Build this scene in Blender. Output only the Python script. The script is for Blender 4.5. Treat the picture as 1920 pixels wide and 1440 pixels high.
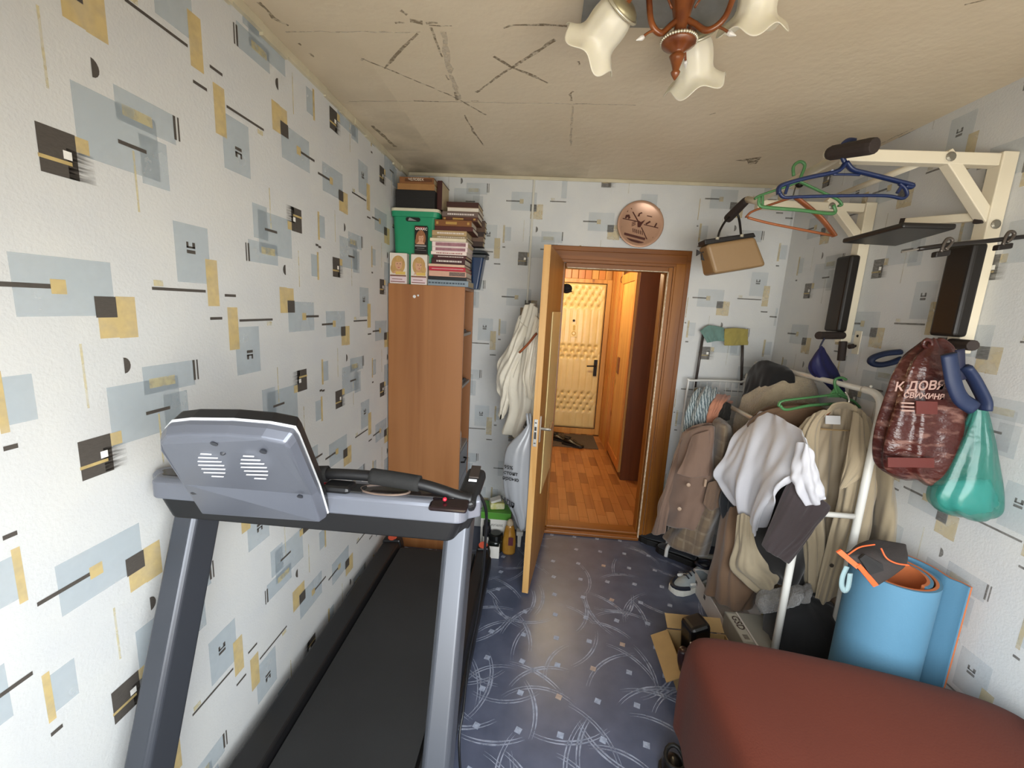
import bpy, bmesh, math, random
import numpy as np
from mathutils import Vector, Matrix
PI = math.pi
random.seed(7)
for _o in list(bpy.data.objects): bpy.data.objects.remove(_o)
SC = bpy.context.scene
COL = SC.collection

def lin(h, k=1.0):
    h = h.lstrip('#'); o = []
    for i in (0, 2, 4):
        c = int(h[i:i+2], 16)/255
        o.append((c/12.92 if c <= .04045 else ((c+.055)/1.055)**2.4)*k)
    return (o[0], o[1], o[2], 1)

# ---------------------------------------------------------------- camera, light, exposure
F, YAW, PITCH, ROLL, CH = 790.0, -.0616406, .1767688, -.0539996, 1.65766
D, XL, XR, H = 2.976, -.970, 1.576, 2.5222          # far wall, left wall, right wall, ceiling (metres)
_f = Vector((math.sin(YAW)*math.cos(PITCH), math.cos(YAW)*math.cos(PITCH), -math.sin(PITCH)))
_r0 = Vector((math.cos(YAW), -math.sin(YAW), 0)); _d0 = _f.cross(_r0)
_r = _r0*math.cos(ROLL)+_d0*math.sin(ROLL); _d = -_r0*math.sin(ROLL)+_d0*math.cos(ROLL)
EYE = Vector((0, 0, CH))
cd = bpy.data.cameras.new('camera'); cam = bpy.data.objects.new('camera', cd); COL.objects.link(cam)
cd.sensor_fit = 'HORIZONTAL'; cd.sensor_width = 36; cd.lens = F*36/1920; cd.clip_start = .05; cd.clip_end = 50
M = Matrix.Identity(4)
for i in range(3):
    M[i][0] = _r[i]; M[i][1] = -_d[i]; M[i][2] = -_f[i]; M[i][3] = EYE[i]
cam.matrix_world = M
SC.camera = cam
SC.view_settings.view_transform = 'Standard'; SC.view_settings.look = 'None'
SC.view_settings.gamma = 1; SC.view_settings.use_curve_mapping = False
SC.view_settings.exposure = -0.08
W = bpy.data.worlds.new('daylight'); SC.world = W; W.use_nodes = True
bg = W.node_tree.nodes['Background']; bg.inputs['Strength'].default_value = 3.8
_tc = W.node_tree.nodes.new('ShaderNodeTexCoord'); _sx = W.node_tree.nodes.new('ShaderNodeSeparateXYZ'); _rp = W.node_tree.nodes.new('ShaderNodeValToRGB')   # overcast sky above, brighter warm ground glow added below to warm the ceiling
_rp.color_ramp.elements[0].position = .0; _rp.color_ramp.elements[0].color = (1.0, .80, .50, 1); _rp.color_ramp.elements[1].position = .06; _rp.color_ramp.elements[1].color = (.42, .45, .48, 1)
W.node_tree.links.new(_tc.outputs['Generated'], _sx.inputs[0]); W.node_tree.links.new(_sx.outputs['Z'], _rp.inputs[0]); W.node_tree.links.new(_rp.outputs[0], bg.inputs['Color'])
WY, WX0, WX1, WZ0, WZ1 = -.30, -.45, 1.42, .55, 1.95     # window wall behind the viewpoint and its opening
def area(name, loc, rot, sx, sy, power, col):
    l = bpy.data.lights.new(name, 'AREA'); l.shape = 'RECTANGLE'; l.size = sx; l.size_y = sy; l.energy = power; l.color = col
    o = bpy.data.objects.new(name, l); COL.objects.link(o); o.location = loc; o.rotation_euler = rot
    return o
area('window_daylight', ((WX0+WX1)/2, WY-.12, (WZ0+WZ1)/2), (PI/2-.80, 0, 0), WX1-WX0, WZ1-WZ0, 108, (.92, .97, 1))
hl = bpy.data.lights.new('hall_bulb', 'POINT'); hl.energy = 52; hl.color = (1, .80, .50); hl.shadow_soft_size = .07
hlo = bpy.data.objects.new('hall_bulb', hl); COL.objects.link(hlo); hlo.location = (.30, 4.55, 2.26)

# ---------------------------------------------------------------- measuring: a point of the photograph on a plane of the room
def ray(u, v): return _f+_r*((u-960)/F)+_d*((v-720)/F)
def PX(u, v, x): w = ray(u, v); return EYE+w*((x-EYE.x)/w.x)
def PY(u, v, y): w = ray(u, v); return EYE+w*((y-EYE.y)/w.y)
def PZ(u, v, z): w = ray(u, v); return EYE+w*((z-EYE.z)/w.z)

# ---------------------------------------------------------------- materials (all node based)
MATS = {}
def mat(name, c, rough=.6, metal=0, var=None, bump=None, spec=.5, alpha=1, trans=0, sheen=0, c2=None, coat=0, stretch=None, emit=0, sss=0):
    if name in MATS: return MATS[name]
    m = bpy.data.materials.new(name); m.use_nodes = True; nt = m.node_tree; b = nt.nodes['Principled BSDF']
    col = lin(c) if isinstance(c, str) else c
    b.inputs['Base Color'].default_value = col; b.inputs['Roughness'].default_value = rough; b.inputs['Metallic'].default_value = metal
    b.inputs['Specular IOR Level'].default_value = spec; b.inputs['Alpha'].default_value = alpha
    b.inputs['Transmission Weight'].default_value = trans; b.inputs['Sheen Weight'].default_value = sheen; b.inputs['Coat Weight'].default_value = coat
    if sss: b.inputs['Subsurface Weight'].default_value = sss; b.inputs['Subsurface Radius'].default_value = (.03, .03, .02); b.inputs['Subsurface Scale'].default_value = .5
    if emit: b.inputs['Emission Color'].default_value = col; b.inputs['Emission Strength'].default_value = emit
    tc = nt.nodes.new('ShaderNodeTexCoord'); mp = nt.nodes.new('ShaderNodeMapping'); nt.links.new(tc.outputs['Object'], mp.inputs['Vector'])
    if stretch: mp.inputs['Scale'].default_value = stretch
    if var:
        n = nt.nodes.new('ShaderNodeTexNoise'); n.inputs['Scale'].default_value = var[0]; n.inputs['Detail'].default_value = 5
        nt.links.new(mp.outputs[0], n.inputs['Vector'])
        r = nt.nodes.new('ShaderNodeValToRGB'); r.color_ramp.elements[0].position = .3; r.color_ramp.elements[1].position = .7
        r.color_ramp.elements[0].color = col
        r.color_ramp.elements[1].color = (lin(c2) if c2 else tuple(min(1, x*(1+var[1])) for x in col[:3])+(1,))
        nt.links.new(n.outputs['Fac'], r.inputs[0]); nt.links.new(r.outputs[0], b.inputs['Base Color'])
    if bump:
        n = nt.nodes.new('ShaderNodeTexNoise'); n.inputs['Scale'].default_value = bump[0]; n.inputs['Detail'].default_value = 4
        nt.links.new(mp.outputs[0], n.inputs['Vector'])
        bp = nt.nodes.new('ShaderNodeBump'); bp.inputs['Strength'].default_value = bump[1]; bp.inputs['Distance'].default_value = bump[2] if len(bump) > 2 else .004
        nt.links.new(n.outputs['Fac'], bp.inputs['Height']); nt.links.new(bp.outputs[0], b.inputs['Normal'])
    MATS[name] = m; return m

def wood(name, c1, c2, axis='z', rough=.45, scale=9, knots=False, coat=0):
    if name in MATS: return MATS[name]
    st = {'x': (.06, 1, 1), 'y': (1, .06, 1), 'z': (1, 1, .06)}[axis]
    m = mat(name, c1, rough, var=(scale, 0), c2=c2, stretch=st, bump=(scale*4, .12, .002), coat=coat)
    nt = m.node_tree; r = [n for n in nt.nodes if n.type == 'VALTORGB'][0]
    r.color_ramp.elements[0].position = .35; r.color_ramp.elements[1].position = .62
    n = [x for x in nt.nodes if x.type == 'TEX_NOISE'][0]; n.inputs['Detail'].default_value = 7; n.inputs['Distortion'].default_value = 1.2
    if knots:
        tc = [x for x in nt.nodes if x.type == 'TEX_COORD'][0]; b = nt.nodes['Principled BSDF']
        mp = nt.nodes.new('ShaderNodeMapping'); mp.inputs['Scale'].default_value = (5, 5, 2.2); nt.links.new(tc.outputs['Object'], mp.inputs[0])
        v = nt.nodes.new('ShaderNodeTexVoronoi'); v.inputs['Scale'].default_value = 1.3; nt.links.new(mp.outputs[0], v.inputs['Vector'])
        k = nt.nodes.new('ShaderNodeValToRGB'); k.color_ramp.elements[0].color = (.3, .16, .08, 1); k.color_ramp.elements[0].position = .05
        k.color_ramp.elements[1].color = (1, 1, 1, 1); k.color_ramp.elements[1].position = .16; nt.links.new(v.outputs['Distance'], k.inputs[0])
        mx = nt.nodes.new('ShaderNodeMix'); mx.data_type = 'RGBA'; mx.blend_type = 'MULTIPLY'; mx.inputs[0].default_value = .85
        nt.links.new(r.outputs[0], mx.inputs[6]); nt.links.new(k.outputs[0], mx.inputs[7]); nt.links.new(mx.outputs[2], b.inputs['Base Color'])
    return m

def print_mat(name, c, keep=1.0, scale=60, rough=.8, wob=.5, stretch=(1, 1, 1), fade=False):
    # ink printed on paper: the noise leaves the paper showing through; 'fade' also thins towards the end of the print (uv x)
    if name in MATS: return MATS[name]
    m = bpy.data.materials.new(name); m.use_nodes = True; nt = m.node_tree; b = nt.nodes['Principled BSDF']
    b.inputs['Base Color'].default_value = lin(c); b.inputs['Roughness'].default_value = rough; b.inputs['Specular IOR Level'].default_value = .2
    tc = nt.nodes.new('ShaderNodeTexCoord'); mp = nt.nodes.new('ShaderNodeMapping'); mp.inputs['Scale'].default_value = stretch
    nt.links.new(tc.outputs['Object'], mp.inputs[0])
    n = nt.nodes.new('ShaderNodeTexNoise'); n.inputs['Scale'].default_value = scale; n.inputs['Detail'].default_value = 4
    nt.links.new(mp.outputs[0], n.inputs['Vector'])
    r = nt.nodes.new('ShaderNodeMapRange'); r.inputs['From Min'].default_value = .35; r.inputs['From Max'].default_value = .6
    r.inputs['To Min'].default_value = keep*(1-wob); r.inputs['To Max'].default_value = keep
    nt.links.new(n.outputs['Fac'], r.inputs['Value'])
    out = r.outputs[0]
    if fade:
        uv = nt.nodes.new('ShaderNodeUVMap'); sx = nt.nodes.new('ShaderNodeSeparateXYZ'); nt.links.new(uv.outputs[0], sx.inputs[0])
        mu = nt.nodes.new('ShaderNodeMath'); mu.operation = 'MULTIPLY'; nt.links.new(out, mu.inputs[0]); nt.links.new(sx.outputs[0], mu.inputs[1]); out = mu.outputs[0]
    nt.links.new(out, b.inputs['Alpha'])
    MATS[name] = m; return m

# ---------------------------------------------------------------- mesh building
OFF = {}
class MB:
    def __init__(s): s.v, s.f, s.m, s.uv = [], [], [], {}
    def add(s, vs, fs, m=0):
        o = len(s.v); s.v += [Vector(p) for p in vs]
        for f in fs: s.f.append([o+i for i in f]); s.m.append(m)
        return s
    def quad(s, a, b, c, d, m=0, uv=None):
        if uv: s.uv[len(s.f)] = uv
        return s.add([a, b, c, d], [(0, 1, 2, 3)], m)
    def hexa(s, p, m=0):   # p: 8 corners, bottom ring then top ring
        return s.add(p, [(3, 2, 1, 0), (4, 5, 6, 7), (0, 1, 5, 4), (1, 2, 6, 5), (2, 3, 7, 6), (3, 0, 4, 7)], m)
    def box(s, x0, x1, y0, y1, z0, z1, m=0):
        x0, x1 = min(x0, x1), max(x0, x1); y0, y1 = min(y0, y1), max(y0, y1); z0, z1 = min(z0, z1), max(z0, z1)
        return s.hexa([(x0, y0, z0), (x1, y0, z0), (x1, y1, z0), (x0, y1, z0), (x0, y0, z1), (x1, y0, z1), (x1, y1, z1), (x0, y1, z1)], m)
    def obox(s, c, a, b, d, m=0):  # centre and three half-axes
        c, a, b, d = Vector(c), Vector(a), Vector(b), Vector(d)
        return s.hexa([c-a-b-d, c+a-b-d, c+a+b-d, c-a+b-d, c-a-b+d, c+a-b+d, c+a+b+d, c-a+b+d], m)
    def beam(s, p, q, w, h, up=(0, 0, 1), m=0):
        p, q = Vector(p), Vector(q); t = (q-p); L = t.length; t /= L
        a = t.cross(Vector(up)); a.normalize(); b = a.cross(t)
        return s.obox((p+q)/2, a*w/2, t*L/2, b*h/2, m)
    def prism(s, poly, vec, m=0):
        n = len(poly); poly = [Vector(p) for p in poly]; vec = Vector(vec)
        return s.add(poly+[p+vec for p in poly], [list(range(n))[::-1], list(range(n, 2*n))]+[(i, (i+1) % n, n+(i+1) % n, n+i) for i in range(n)], m)
    def rings(s, R, closed=True, cap0=True, cap1=True, m=0, loop=False):
        n = len(R[0]); k = len(R); vs = [p for r in R for p in r]; fs = []
        for i in range(k if loop else k-1):
            for j in range(n if closed else n-1):
                fs.append((i*n+j, i*n+(j+1) % n, ((i+1) % k)*n+(j+1) % n, ((i+1) % k)*n+j))
        if closed and cap0 and not loop: fs.append(list(range(n))[::-1])
        if closed and cap1 and not loop: fs.append([(k-1)*n+j for j in range(n)])
        return s.add(vs, fs, m)
    def tube(s, pts, r, n=8, m=0, loop=False, flat=1.0, up=None):
        pts = [Vector(p) for p in pts]; R = []; k = len(pts)
        rr = r if isinstance(r, (list, tuple)) else [r]*k
        pa = None
        for i, p in enumerate(pts):
            t = (pts[(i+1) % k]-pts[i-1]) if (loop or 0 < i < k-1) else (pts[1]-pts[0] if i == 0 else pts[-1]-pts[-2])
            t.normalize()
            if pa is None:
                a = Vector(up) if up else (Vector((0, 0, 1)) if abs(t.z) < .9 else Vector((0, 1, 0)))
            else: a = pa
            a = a-t*a.dot(t); a.normalize(); pa = a; b = t.cross(a)
            R.append([p+(a*math.cos(2*PI*j/n)*flat+b*math.sin(2*PI*j/n))*rr[i] for j in range(n)])
        return s.rings(R, loop=loop, m=m)
    def lathe(s, prof, c=(0, 0, 0), n=24, axis=(0, 0, 1), m=0, cap=True):
        ax = Vector(axis).normalized(); a = ax.orthogonal().normalized(); b = ax.cross(a); c = Vector(c)
        return s.rings([[c+ax*z+(a*math.cos(2*PI*j/n)+b*math.sin(2*PI*j/n))*r for j in range(n)] for r, z in prof], m=m, cap0=cap, cap1=cap)
    def ball(s, c, rx, ry=None, rz=None, n=12, k=8, m=0):
        ry = ry or rx; rz = rz or rx; c = Vector(c)
        return s.rings([[c+Vector((math.cos(2*PI*j/n)*math.sin(t)*rx, math.sin(2*PI*j/n)*math.sin(t)*ry, -math.cos(t)*rz)) for j in range(n)] for t in [PI*(i+.02)/(k+.04) for i in range(k+1)]], m=m)
    def build(s, name, mats, parent=None, smooth=False, bevel=0, sub=0, solid=0, seg=2, auto=True, label=None):
        me = bpy.data.meshes.new(name); off = OFF.get(parent.name, Vector()) if parent else Vector()
        me.from_pydata([p-off for p in s.v], [], s.f)
        for mm in (mats if isinstance(mats, (list, tuple)) else [mats]): me.materials.append(mm)
        if any(s.m): me.polygons.foreach_set('material_index', s.m)
        if s.uv:
            L = me.uv_layers.new(name='UVMap')
            for fi, uv in s.uv.items():
                for li, c in zip(me.polygons[fi].loop_indices, uv): L.data[li].uv = c
        bm = bmesh.new(); bm.from_mesh(me); bmesh.ops.recalc_face_normals(bm, faces=bm.faces) if not s.uv else None; bm.to_mesh(me); bm.free()
        if smooth: me.polygons.foreach_set('use_smooth', [True]*len(me.polygons))
        o = bpy.data.objects.new(name, me); COL.objects.link(o)
        if parent: o.parent = parent
        OFF[o.name] = off
        if solid: md = o.modifiers.new('solid', 'SOLIDIFY'); md.thickness = solid; md.offset = 0
        if bevel: md = o.modifiers.new('bevel', 'BEVEL'); md.width = bevel; md.segments = seg; md.limit_method = 'ANGLE'; md.harden_normals = False
        if sub: md = o.modifiers.new('sub', 'SUBSURF'); md.levels = sub; md.render_levels = sub
        if label: o['label'] = label
        return o

def tag(o, label, cat, group=None, kind=None):
    o['label'] = label; o['category'] = cat
    if group: o['group'] = group
    if kind: o['kind'] = kind
    return o
def thing(name, loc, label, cat, group=None, kind=None):
    o = bpy.data.objects.new(name, None); COL.objects.link(o); o.location = loc; o.empty_display_size = .1
    OFF[o.name] = Vector(loc)
    return tag(o, label, cat, group, kind)
def struct(o, label, cat): return tag(o, label, cat, kind='structure')

def cr(pts, n=8, loop=False):      # smooth curve through points
    P = [np.array(p, float) for p in pts]; k = len(P); out = []
    for i in range(k if loop else k-1):
        p0 = P[i-1] if (loop or i > 0) else 2*P[0]-P[1]; p1 = P[i]; p2 = P[(i+1) % k]
        p3 = P[(i+2) % k] if (loop or i+2 < k) else 2*P[-1]-P[-2]
        for t in np.linspace(0, 1, n, endpoint=False):
            out.append(Vector(.5*((2*p1)+(-p0+p2)*t+(2*p0-5*p1+4*p2-p3)*t*t+(-p0+3*p1-3*p2+p3)*t**3)))
    if not loop: out.append(Vector(P[-1]))
    return out
def smooth_rows(rows, nu, nv, closed=False):
    A = [cr(r, max(1, nu), loop=closed) for r in rows]
    n = min(len(a) for a in A)
    cols = [cr([a[j] for a in A], nv) for j in range(n)]
    return np.array([[list(cols[j][i]) for j in range(n)] for i in range(len(cols[0]))])
def cloth(name, rows, m, parent=None, nu=8, nv=8, thick=.004, folds=.012, freq=5, rough=.006, closed=False, seed=1, vert=1.0, hang=.3, cap=False):
    G = smooth_rows(rows, nu, nv, closed); rng = np.random.RandomState(seed)
    a, b = G.shape[:2]
    du = (np.roll(G, -1, 1)-np.roll(G, 1, 1)) if closed else np.gradient(G, axis=1); dv = np.gradient(G, axis=0)
    N = np.cross(du, dv); N /= np.linalg.norm(N, axis=2, keepdims=True)+1e-9
    v, u = np.meshgrid(np.linspace(0, 1, a), np.linspace(0, 1, b, endpoint=not closed), indexing='ij')
    h = np.zeros((a, b))
    for k in range(4):
        fr = max(1, round(freq*(.6+.35*k))); ph = rng.uniform(0, 6.28); dr = rng.uniform(-1.6, 1.6)
        s_ = np.sin(2*PI*fr*u+ph+dr*v*vert+.5*np.sin(3*v+ph))
        h += folds/(1+k*.5)*(np.sign(s_)*abs(s_)**1.3)
    h *= hang+(1-hang)*v
    for k in range(10):
        h += rough*rng.uniform(-.5, .5)*np.sin(2*PI*(rng.randint(1, 9)*u)+rng.uniform(1, 13)*v*2+rng.uniform(0, 6.28))
    G = G+N*h[:, :, None]
    mb = MB(); mb.rings([[Vector(G[i, j]) for j in range(b)] for i in range(a)], closed=closed, cap0=cap, cap1=cap)
    o = mb.build(name, m, parent, smooth=True)
    if not cap: md = o.modifiers.new('solid', 'SOLIDIFY'); md.thickness = thick; md.offset = 0
    md = o.modifiers.new('sub', 'SUBSURF'); md.levels = md.render_levels = 1
    return o
def R_(spec, y0=None):  # rows of (u, v, Y) to points
    return [[PY(*c) for c in r] for r in spec]
def loops(spec, depth):   # a garment with a back: front row, then the same row set back by depth
    out = []
    for r, dp in zip(spec, depth if isinstance(depth, (list, tuple)) else [depth]*len(spec)):
        fr = [PY(*c) for c in r]
        bk = [p+Vector((p.x/p.y*dp*.5, dp, 0)) for p in fr[1:-1]][::-1]
        fr = [fr[0]+Vector((0, dp*.4, 0))]+fr[1:-1]+[fr[-1]+Vector((0, dp*.4, 0))]
        out.append(fr+bk)
    return out
def text(s, size, org, right, up, m, parent, name='lettering', bold=0, align='LEFT', ext=.0008):
    c = bpy.data.curves.new('t', 'FONT'); c.body = s; c.size = size; c.align_x = align; c.offset = bold; c.extrude = 0; c.resolution_u = 2
    o = bpy.data.objects.new('t', c); COL.objects.link(o)
    me0 = o.to_mesh(); vs = [tuple(v.co) for v in me0.vertices]; fs = [tuple(p.vertices) for p in me0.polygons]; o.to_mesh_clear()
    bpy.data.objects.remove(o)
    right, up = Vector(right).normalized(), Vector(up).normalized(); n = right.cross(up); mb = MB()
    mb.add([Vector(org)+right*v[0]+up*v[1]+n*ext for v in vs], fs)
    return mb.build(name, m, parent)
def pbox(mb, u0, v0, u1, v1, y, dy, m=0):
    a, b = PY(u0, v0, y), PY(u1, v1, y)
    return mb.box(a.x, b.x, y, y+dy, a.z, b.z, m)
# ================================================================ THE SETTING
paper = mat('wallpaper', '#c8cacb', .85, var=(7, 0), c2='#cecfcd', bump=(150, .32, .003), spec=.25)
ink_dark = print_mat('ink_dark', '#524d48', 1.0, 90, wob=.12, stretch=(1, 1, 4))
ink_yel = print_mat('ink_yellow', '#d8bf82', .75, 25, wob=.25)
ink_blue = print_mat('ink_blue', '#b6c4cd', .48, 8, wob=.22)
ink_white = print_mat('ink_white', '#ecebe6', 1, 60, wob=.1)
ink_fade = print_mat('ink_brushed', '#4c4844', 1.0, 70, wob=.95, stretch=(.25, .25, 3), fade=True)
ink_pale = print_mat('ink_pale_yellow', '#ddcf9c', .55, 30, wob=.6)
WM = [paper, ink_dark, ink_yel, ink_blue, ink_white, ink_fade, ink_pale]
# the prints on the far and right walls use thinner, paler ink
WF = [paper, print_mat('ink_dark_thin', '#5a544c', .62, 60, wob=.25, stretch=(1, 1, 4)), print_mat('ink_yellow_thin', '#d3bf8c', .5, 25, wob=.3), print_mat('ink_blue_thin', '#b6c4cd', .26, 8, wob=.3), ink_white,
      print_mat('ink_brushed_thin', '#5a544c', .6, 70, wob=.9, stretch=(.25, .25, 3), fade=True), print_mat('ink_pale_thin', '#ddcf9c', .3, 30, wob=.6)]
PW, PH = .567, .628     # strip width and repeat of the wallpaper
TPL = [(3, .195, .385, -.035, .105, 0), (3, .285, .44, .07, .14, 0), (3, .41, .525, -.275, -.12, 0), (3, .05, .235, -.362, -.245, 0), (3, .335, .41, -.05, .06, 0), (3, .0, .06, -.56, -.47, 0),
       (1, .122, .191, -.088, 0, 1), (5, .172, .224, -.088, -.030, 1), (2, .191, .217, -.031, -.001, 1), (4, .165, .181, -.052, -.036, 2), (2, .120, .18, -.0625, -.0555, 2),
       (6, .30, .375, .084, .108, 1), (1, .283, .352, .019, .0275, 1), (1, .436, .4435, .083, .14, 1), (1, .449, .454, .083, .14, 1),
       (1, .332, .502, -.3, -.2925, 1), (2, .508, .552, -.338, -.205, 1), (1, .447, .476, -.197, -.188, 1),
       (1, .447, .454, -.183, -.167, 1), (1, .447, .476, -.183, -.178, 1), (1, .467, .476, -.183, -.167, 1),
       (6, .338, .365, -.29, -.275, 1), (1, .012, .112, -.308, -.299, 1), (2, .112, .14, -.318, -.289, 1),
       (1, .191, .238, -.366, -.32, 2), (2, .238, .284, -.414, -.319, 1), (2, .195, .238, -.412, -.366, 1),
       (1, .511, .559, -.378, -.370, 1), (2, 0, .014, .055, .17, 1), (1, 0, .022, .022, .031, 1), (6, .315, .32, -.12, .015, 1), (6, .15, .155, -.56, -.42, 1)]
def paper_strip(mb, P, o, zA, flip=False, k=1.0, clip=(0, 9), zc=(0, H), sgn=1):
    for n in range(-4, 4):
        for m_, s0, s1, t0, t1, ly in TPL:
            a, b = (s0, s1) if not flip else (PW-s1, PW-s0)
            z0, z1 = (zA+t0+n*PH, zA+t1+n*PH) if not flip else (zA-t1+n*PH, zA-t0+n*PH)
            a, b = o+sgn*a*k, o+sgn*b*k
            lo, hi = max(min(a, b), clip[0]), min(max(a, b), clip[1]); z0, z1 = max(z0, zc[0]), min(z1, zc[1])
            if hi-lo < .002 or z1-z0 < .002: continue
            uv = None
            if m_ == 5:
                u0, u1 = ((1, .1) if not flip else (.1, 1)) if sgn > 0 else (.1, 1); uv = [(u0, 0), (u1, 0), (u1, 1), (u0, 1)]
            mb.quad(P(lo, z0, ly), P(hi, z0, ly), P(hi, z1, ly), P(lo, z1, ly), m_, uv)
        # half-disc
        cs, ct, r = .241, .150, .019
        pts = []
        for q in range(9):
            t = -PI/2+PI*q/8; s_, tt = cs+r*.85*math.cos(t), ct+r*math.sin(t)
            s_, z = (s_, zA+tt+n*PH) if not flip else (PW-s_, zA-tt+n*PH)
            pts.append((o+sgn*s_*k, z))
        if all(zc[0] < z < zc[1] and clip[0] < s < clip[1] for s, z in pts):
            mb.add([P(s, z, 1) for s, z in pts], [tuple(range(9))], 1)
EPS = .0005
# left wall
mb = MB(); mb.quad((XL, WY, 0), (XL, D, 0), (XL, D, H), (XL, WY, H)); mb.uv = {}
PL = lambda s, z, l: (XL+EPS*(l+1), s, z)
mb.uv[0] = [(0, 0)]*4
for o, zA, fl in [(-.461, 1.90, False), (.106, 1.215, True), (.673, 1.956, False), (1.24, 1.277, True), (1.807, 1.847, False), (2.374, 1.789, False)]:
    paper_strip(mb, PL, o, zA, fl, clip=(WY+.02, D-.004))
struct(mb.build('wall_left', WM), 'left wall papered in grey white with blue, yellow and dark printed squares', 'wall')
# right wall (strips run away from the far corner towards the window)
mb = MB(); mb.quad((XR, WY, 0), (XR, D, 0), (XR, D, H), (XR, WY, H)); mb.uv[0] = [(0, 0)]*4
PR = lambda s, z, l: (XR-EPS*(l+1), s, z)
for o, zA in [(2.847, 1.90), (2.329, 1.98), (1.811, 1.935), (1.293, 1.88), (.775, 1.95), (.257, 1.9)]:
    paper_strip(mb, PR, o, zA, False, k=.914, clip=(WY+.02, D-.004), sgn=-1)
struct(mb.build('wall_right', WF), 'right wall papered in grey white prints, behind the pull-up frame', 'wall')
# door wall with its opening
OX0, OX1, OZ, WT = .120, .852, 1.985, .13
mb = MB(); mb.box(XL-.1, OX0, D, D+WT, 0, H); mb.box(OX1, XR+.1, D, D+WT, 0, H); mb.box(OX0, OX1, D, D+WT, OZ, H)
for i in range(len(mb.f)): mb.uv[i] = [(0, 0)]*4
PB = lambda s, z, l: (s, D-EPS*(l+1), z)
for o, zA in [(-.82, 1.70), (-.30, 2.04)]: paper_strip(mb, PB, o, zA, False, k=.914, clip=(XL+.01, OX0-.01))
for o in (.22,): paper_strip(mb, PB, o, 1.93, False, k=.914, clip=(.13, .95), zc=(2.09, H))
for o, zA in [(.47, 2.0), (.99, 2.10), (1.508, 2.0)]: paper_strip(mb, PB, o, zA, False, k=.914, clip=(.97, XR-.01))
struct(mb.build('wall_back', WF), 'far wall papered in grey white prints around the hall doorway', 'wall')
# window wall behind the viewpoint
mb = MB(); mb.box(XL-.1, WX0, WY-.12, WY, 0, H); mb.box(WX1, XR+.1, WY-.12, WY, 0, H); mb.box(WX0, WX1, WY-.12, WY, 0, WZ0); mb.box(WX0, WX1, WY-.12, WY, WZ1, H)
struct(mb.build('wall_front', paper), 'papered window wall behind the viewpoint', 'wall')
wf = mat('window_paint', '#e8e8e4', .4)
wn = thing('window_1', ((WX0+WX1)/2, WY, WZ0), 'white framed window in the wall behind the viewpoint', 'window', kind='structure')
mb = MB()
for a, b in ((WX0, WX0+.05), ((WX0+WX1)/2-.03, (WX0+WX1)/2+.03), (WX1-.05, WX1)): mb.box(a, b, WY-.07, WY-.01, WZ0, WZ1)
for a, b in ((WZ0, WZ0+.05), (WZ1-.05, WZ1)): mb.box(WX0+.05, WX1-.05, WY-.068, WY-.012, a, b)
mb.build('window_frame', wf, wn, bevel=.004)
MB().box(WX0-.05, WX1+.05, WY, WY+.12, WZ0-.03, WZ0).build('window_sill', wf, wn, bevel=.005)

# floor: blue linoleum with a lattice of small diamonds and pairs of arcs
lino = mat('linoleum', '#434a5d', .33, var=(9, 0), c2='#51576b', bump=(40, .04, .002), spec=.42)
arc_ink = print_mat('lino_arc', '#a9b1c4', .7, 25, wob=.5)
sq_ink = print_mat('lino_square', '#9aa3b6', .95, 60, wob=.3)
pk_ink = print_mat('lino_pink_square', '#a8978c', .95, 60, wob=.2)
mb = MB(); mb.quad((XL, WY, 0), (XR, WY, 0), (XR, D+.02, 0), (XL, D+.02, 0)); mb.uv[0] = [(0, 0)]*4
rnd = random.Random(11)
for i in range(-6, 10):
    for j in range(-9, 10):
        if (i*3+j*5) % 13 == 4: continue
        cx, cy = .012+.1685*i, 1.42+.169*j; a = .0125
        if not (XL+.03 < cx < XR-.03 and WY+.1 < cy < D-.02): continue
        th = .45+rnd.uniform(-.1, .1)
        q = [(cx+a*1.45*math.cos(th+PI/2*k_), cy+a*1.45*math.sin(th+PI/2*k_), EPS) for k_ in range(4)]
        mb.quad(*q, 2 if (i, j) in ((3, 7), (3, 5), (3, 3), (2, 2), (1, 1), (0, -1), (5, 4), (-3, 3), (6, 1)) else 3)
for i in range(300):
    cx, cy = rnd.uniform(XL, XR), rnd.uniform(.3, D); r = rnd.uniform(.20, .36); t0 = rnd.uniform(0, 2*PI); sp = rnd.uniform(.22, .36)/r
    # keep the sweep's middle at cx, cy
    tm = t0+sp/2; ox, oy = cx-r*math.cos(tm), cy-r*math.sin(tm); w = rnd.choice((.0028, .0036, .0042))
    for dr in (0, .0125):
        pts = []
        for q in range(11):
            t = t0+sp*q/10+dr*.8; ww = w*(1-abs(q-5)/5.6)
            pts.append([(ox+(r+dr+s*ww)*math.cos(t), oy+(r+dr+s*ww)*math.sin(t), EPS*.5) for s in (-1, 1)])
        if all(XL+.005 < p[0] < XR-.005 and WY < p[1] < D-.005 for pr in pts for p in pr):
            for a, b in zip(pts, pts[1:]): mb.quad(a[0], a[1], b[1], b[0], 1)
struct(mb.build('floor', [lino, arc_ink, pk_ink, sq_ink]), 'blue linoleum floor printed with pale arcs and small squares', 'floor')

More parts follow.
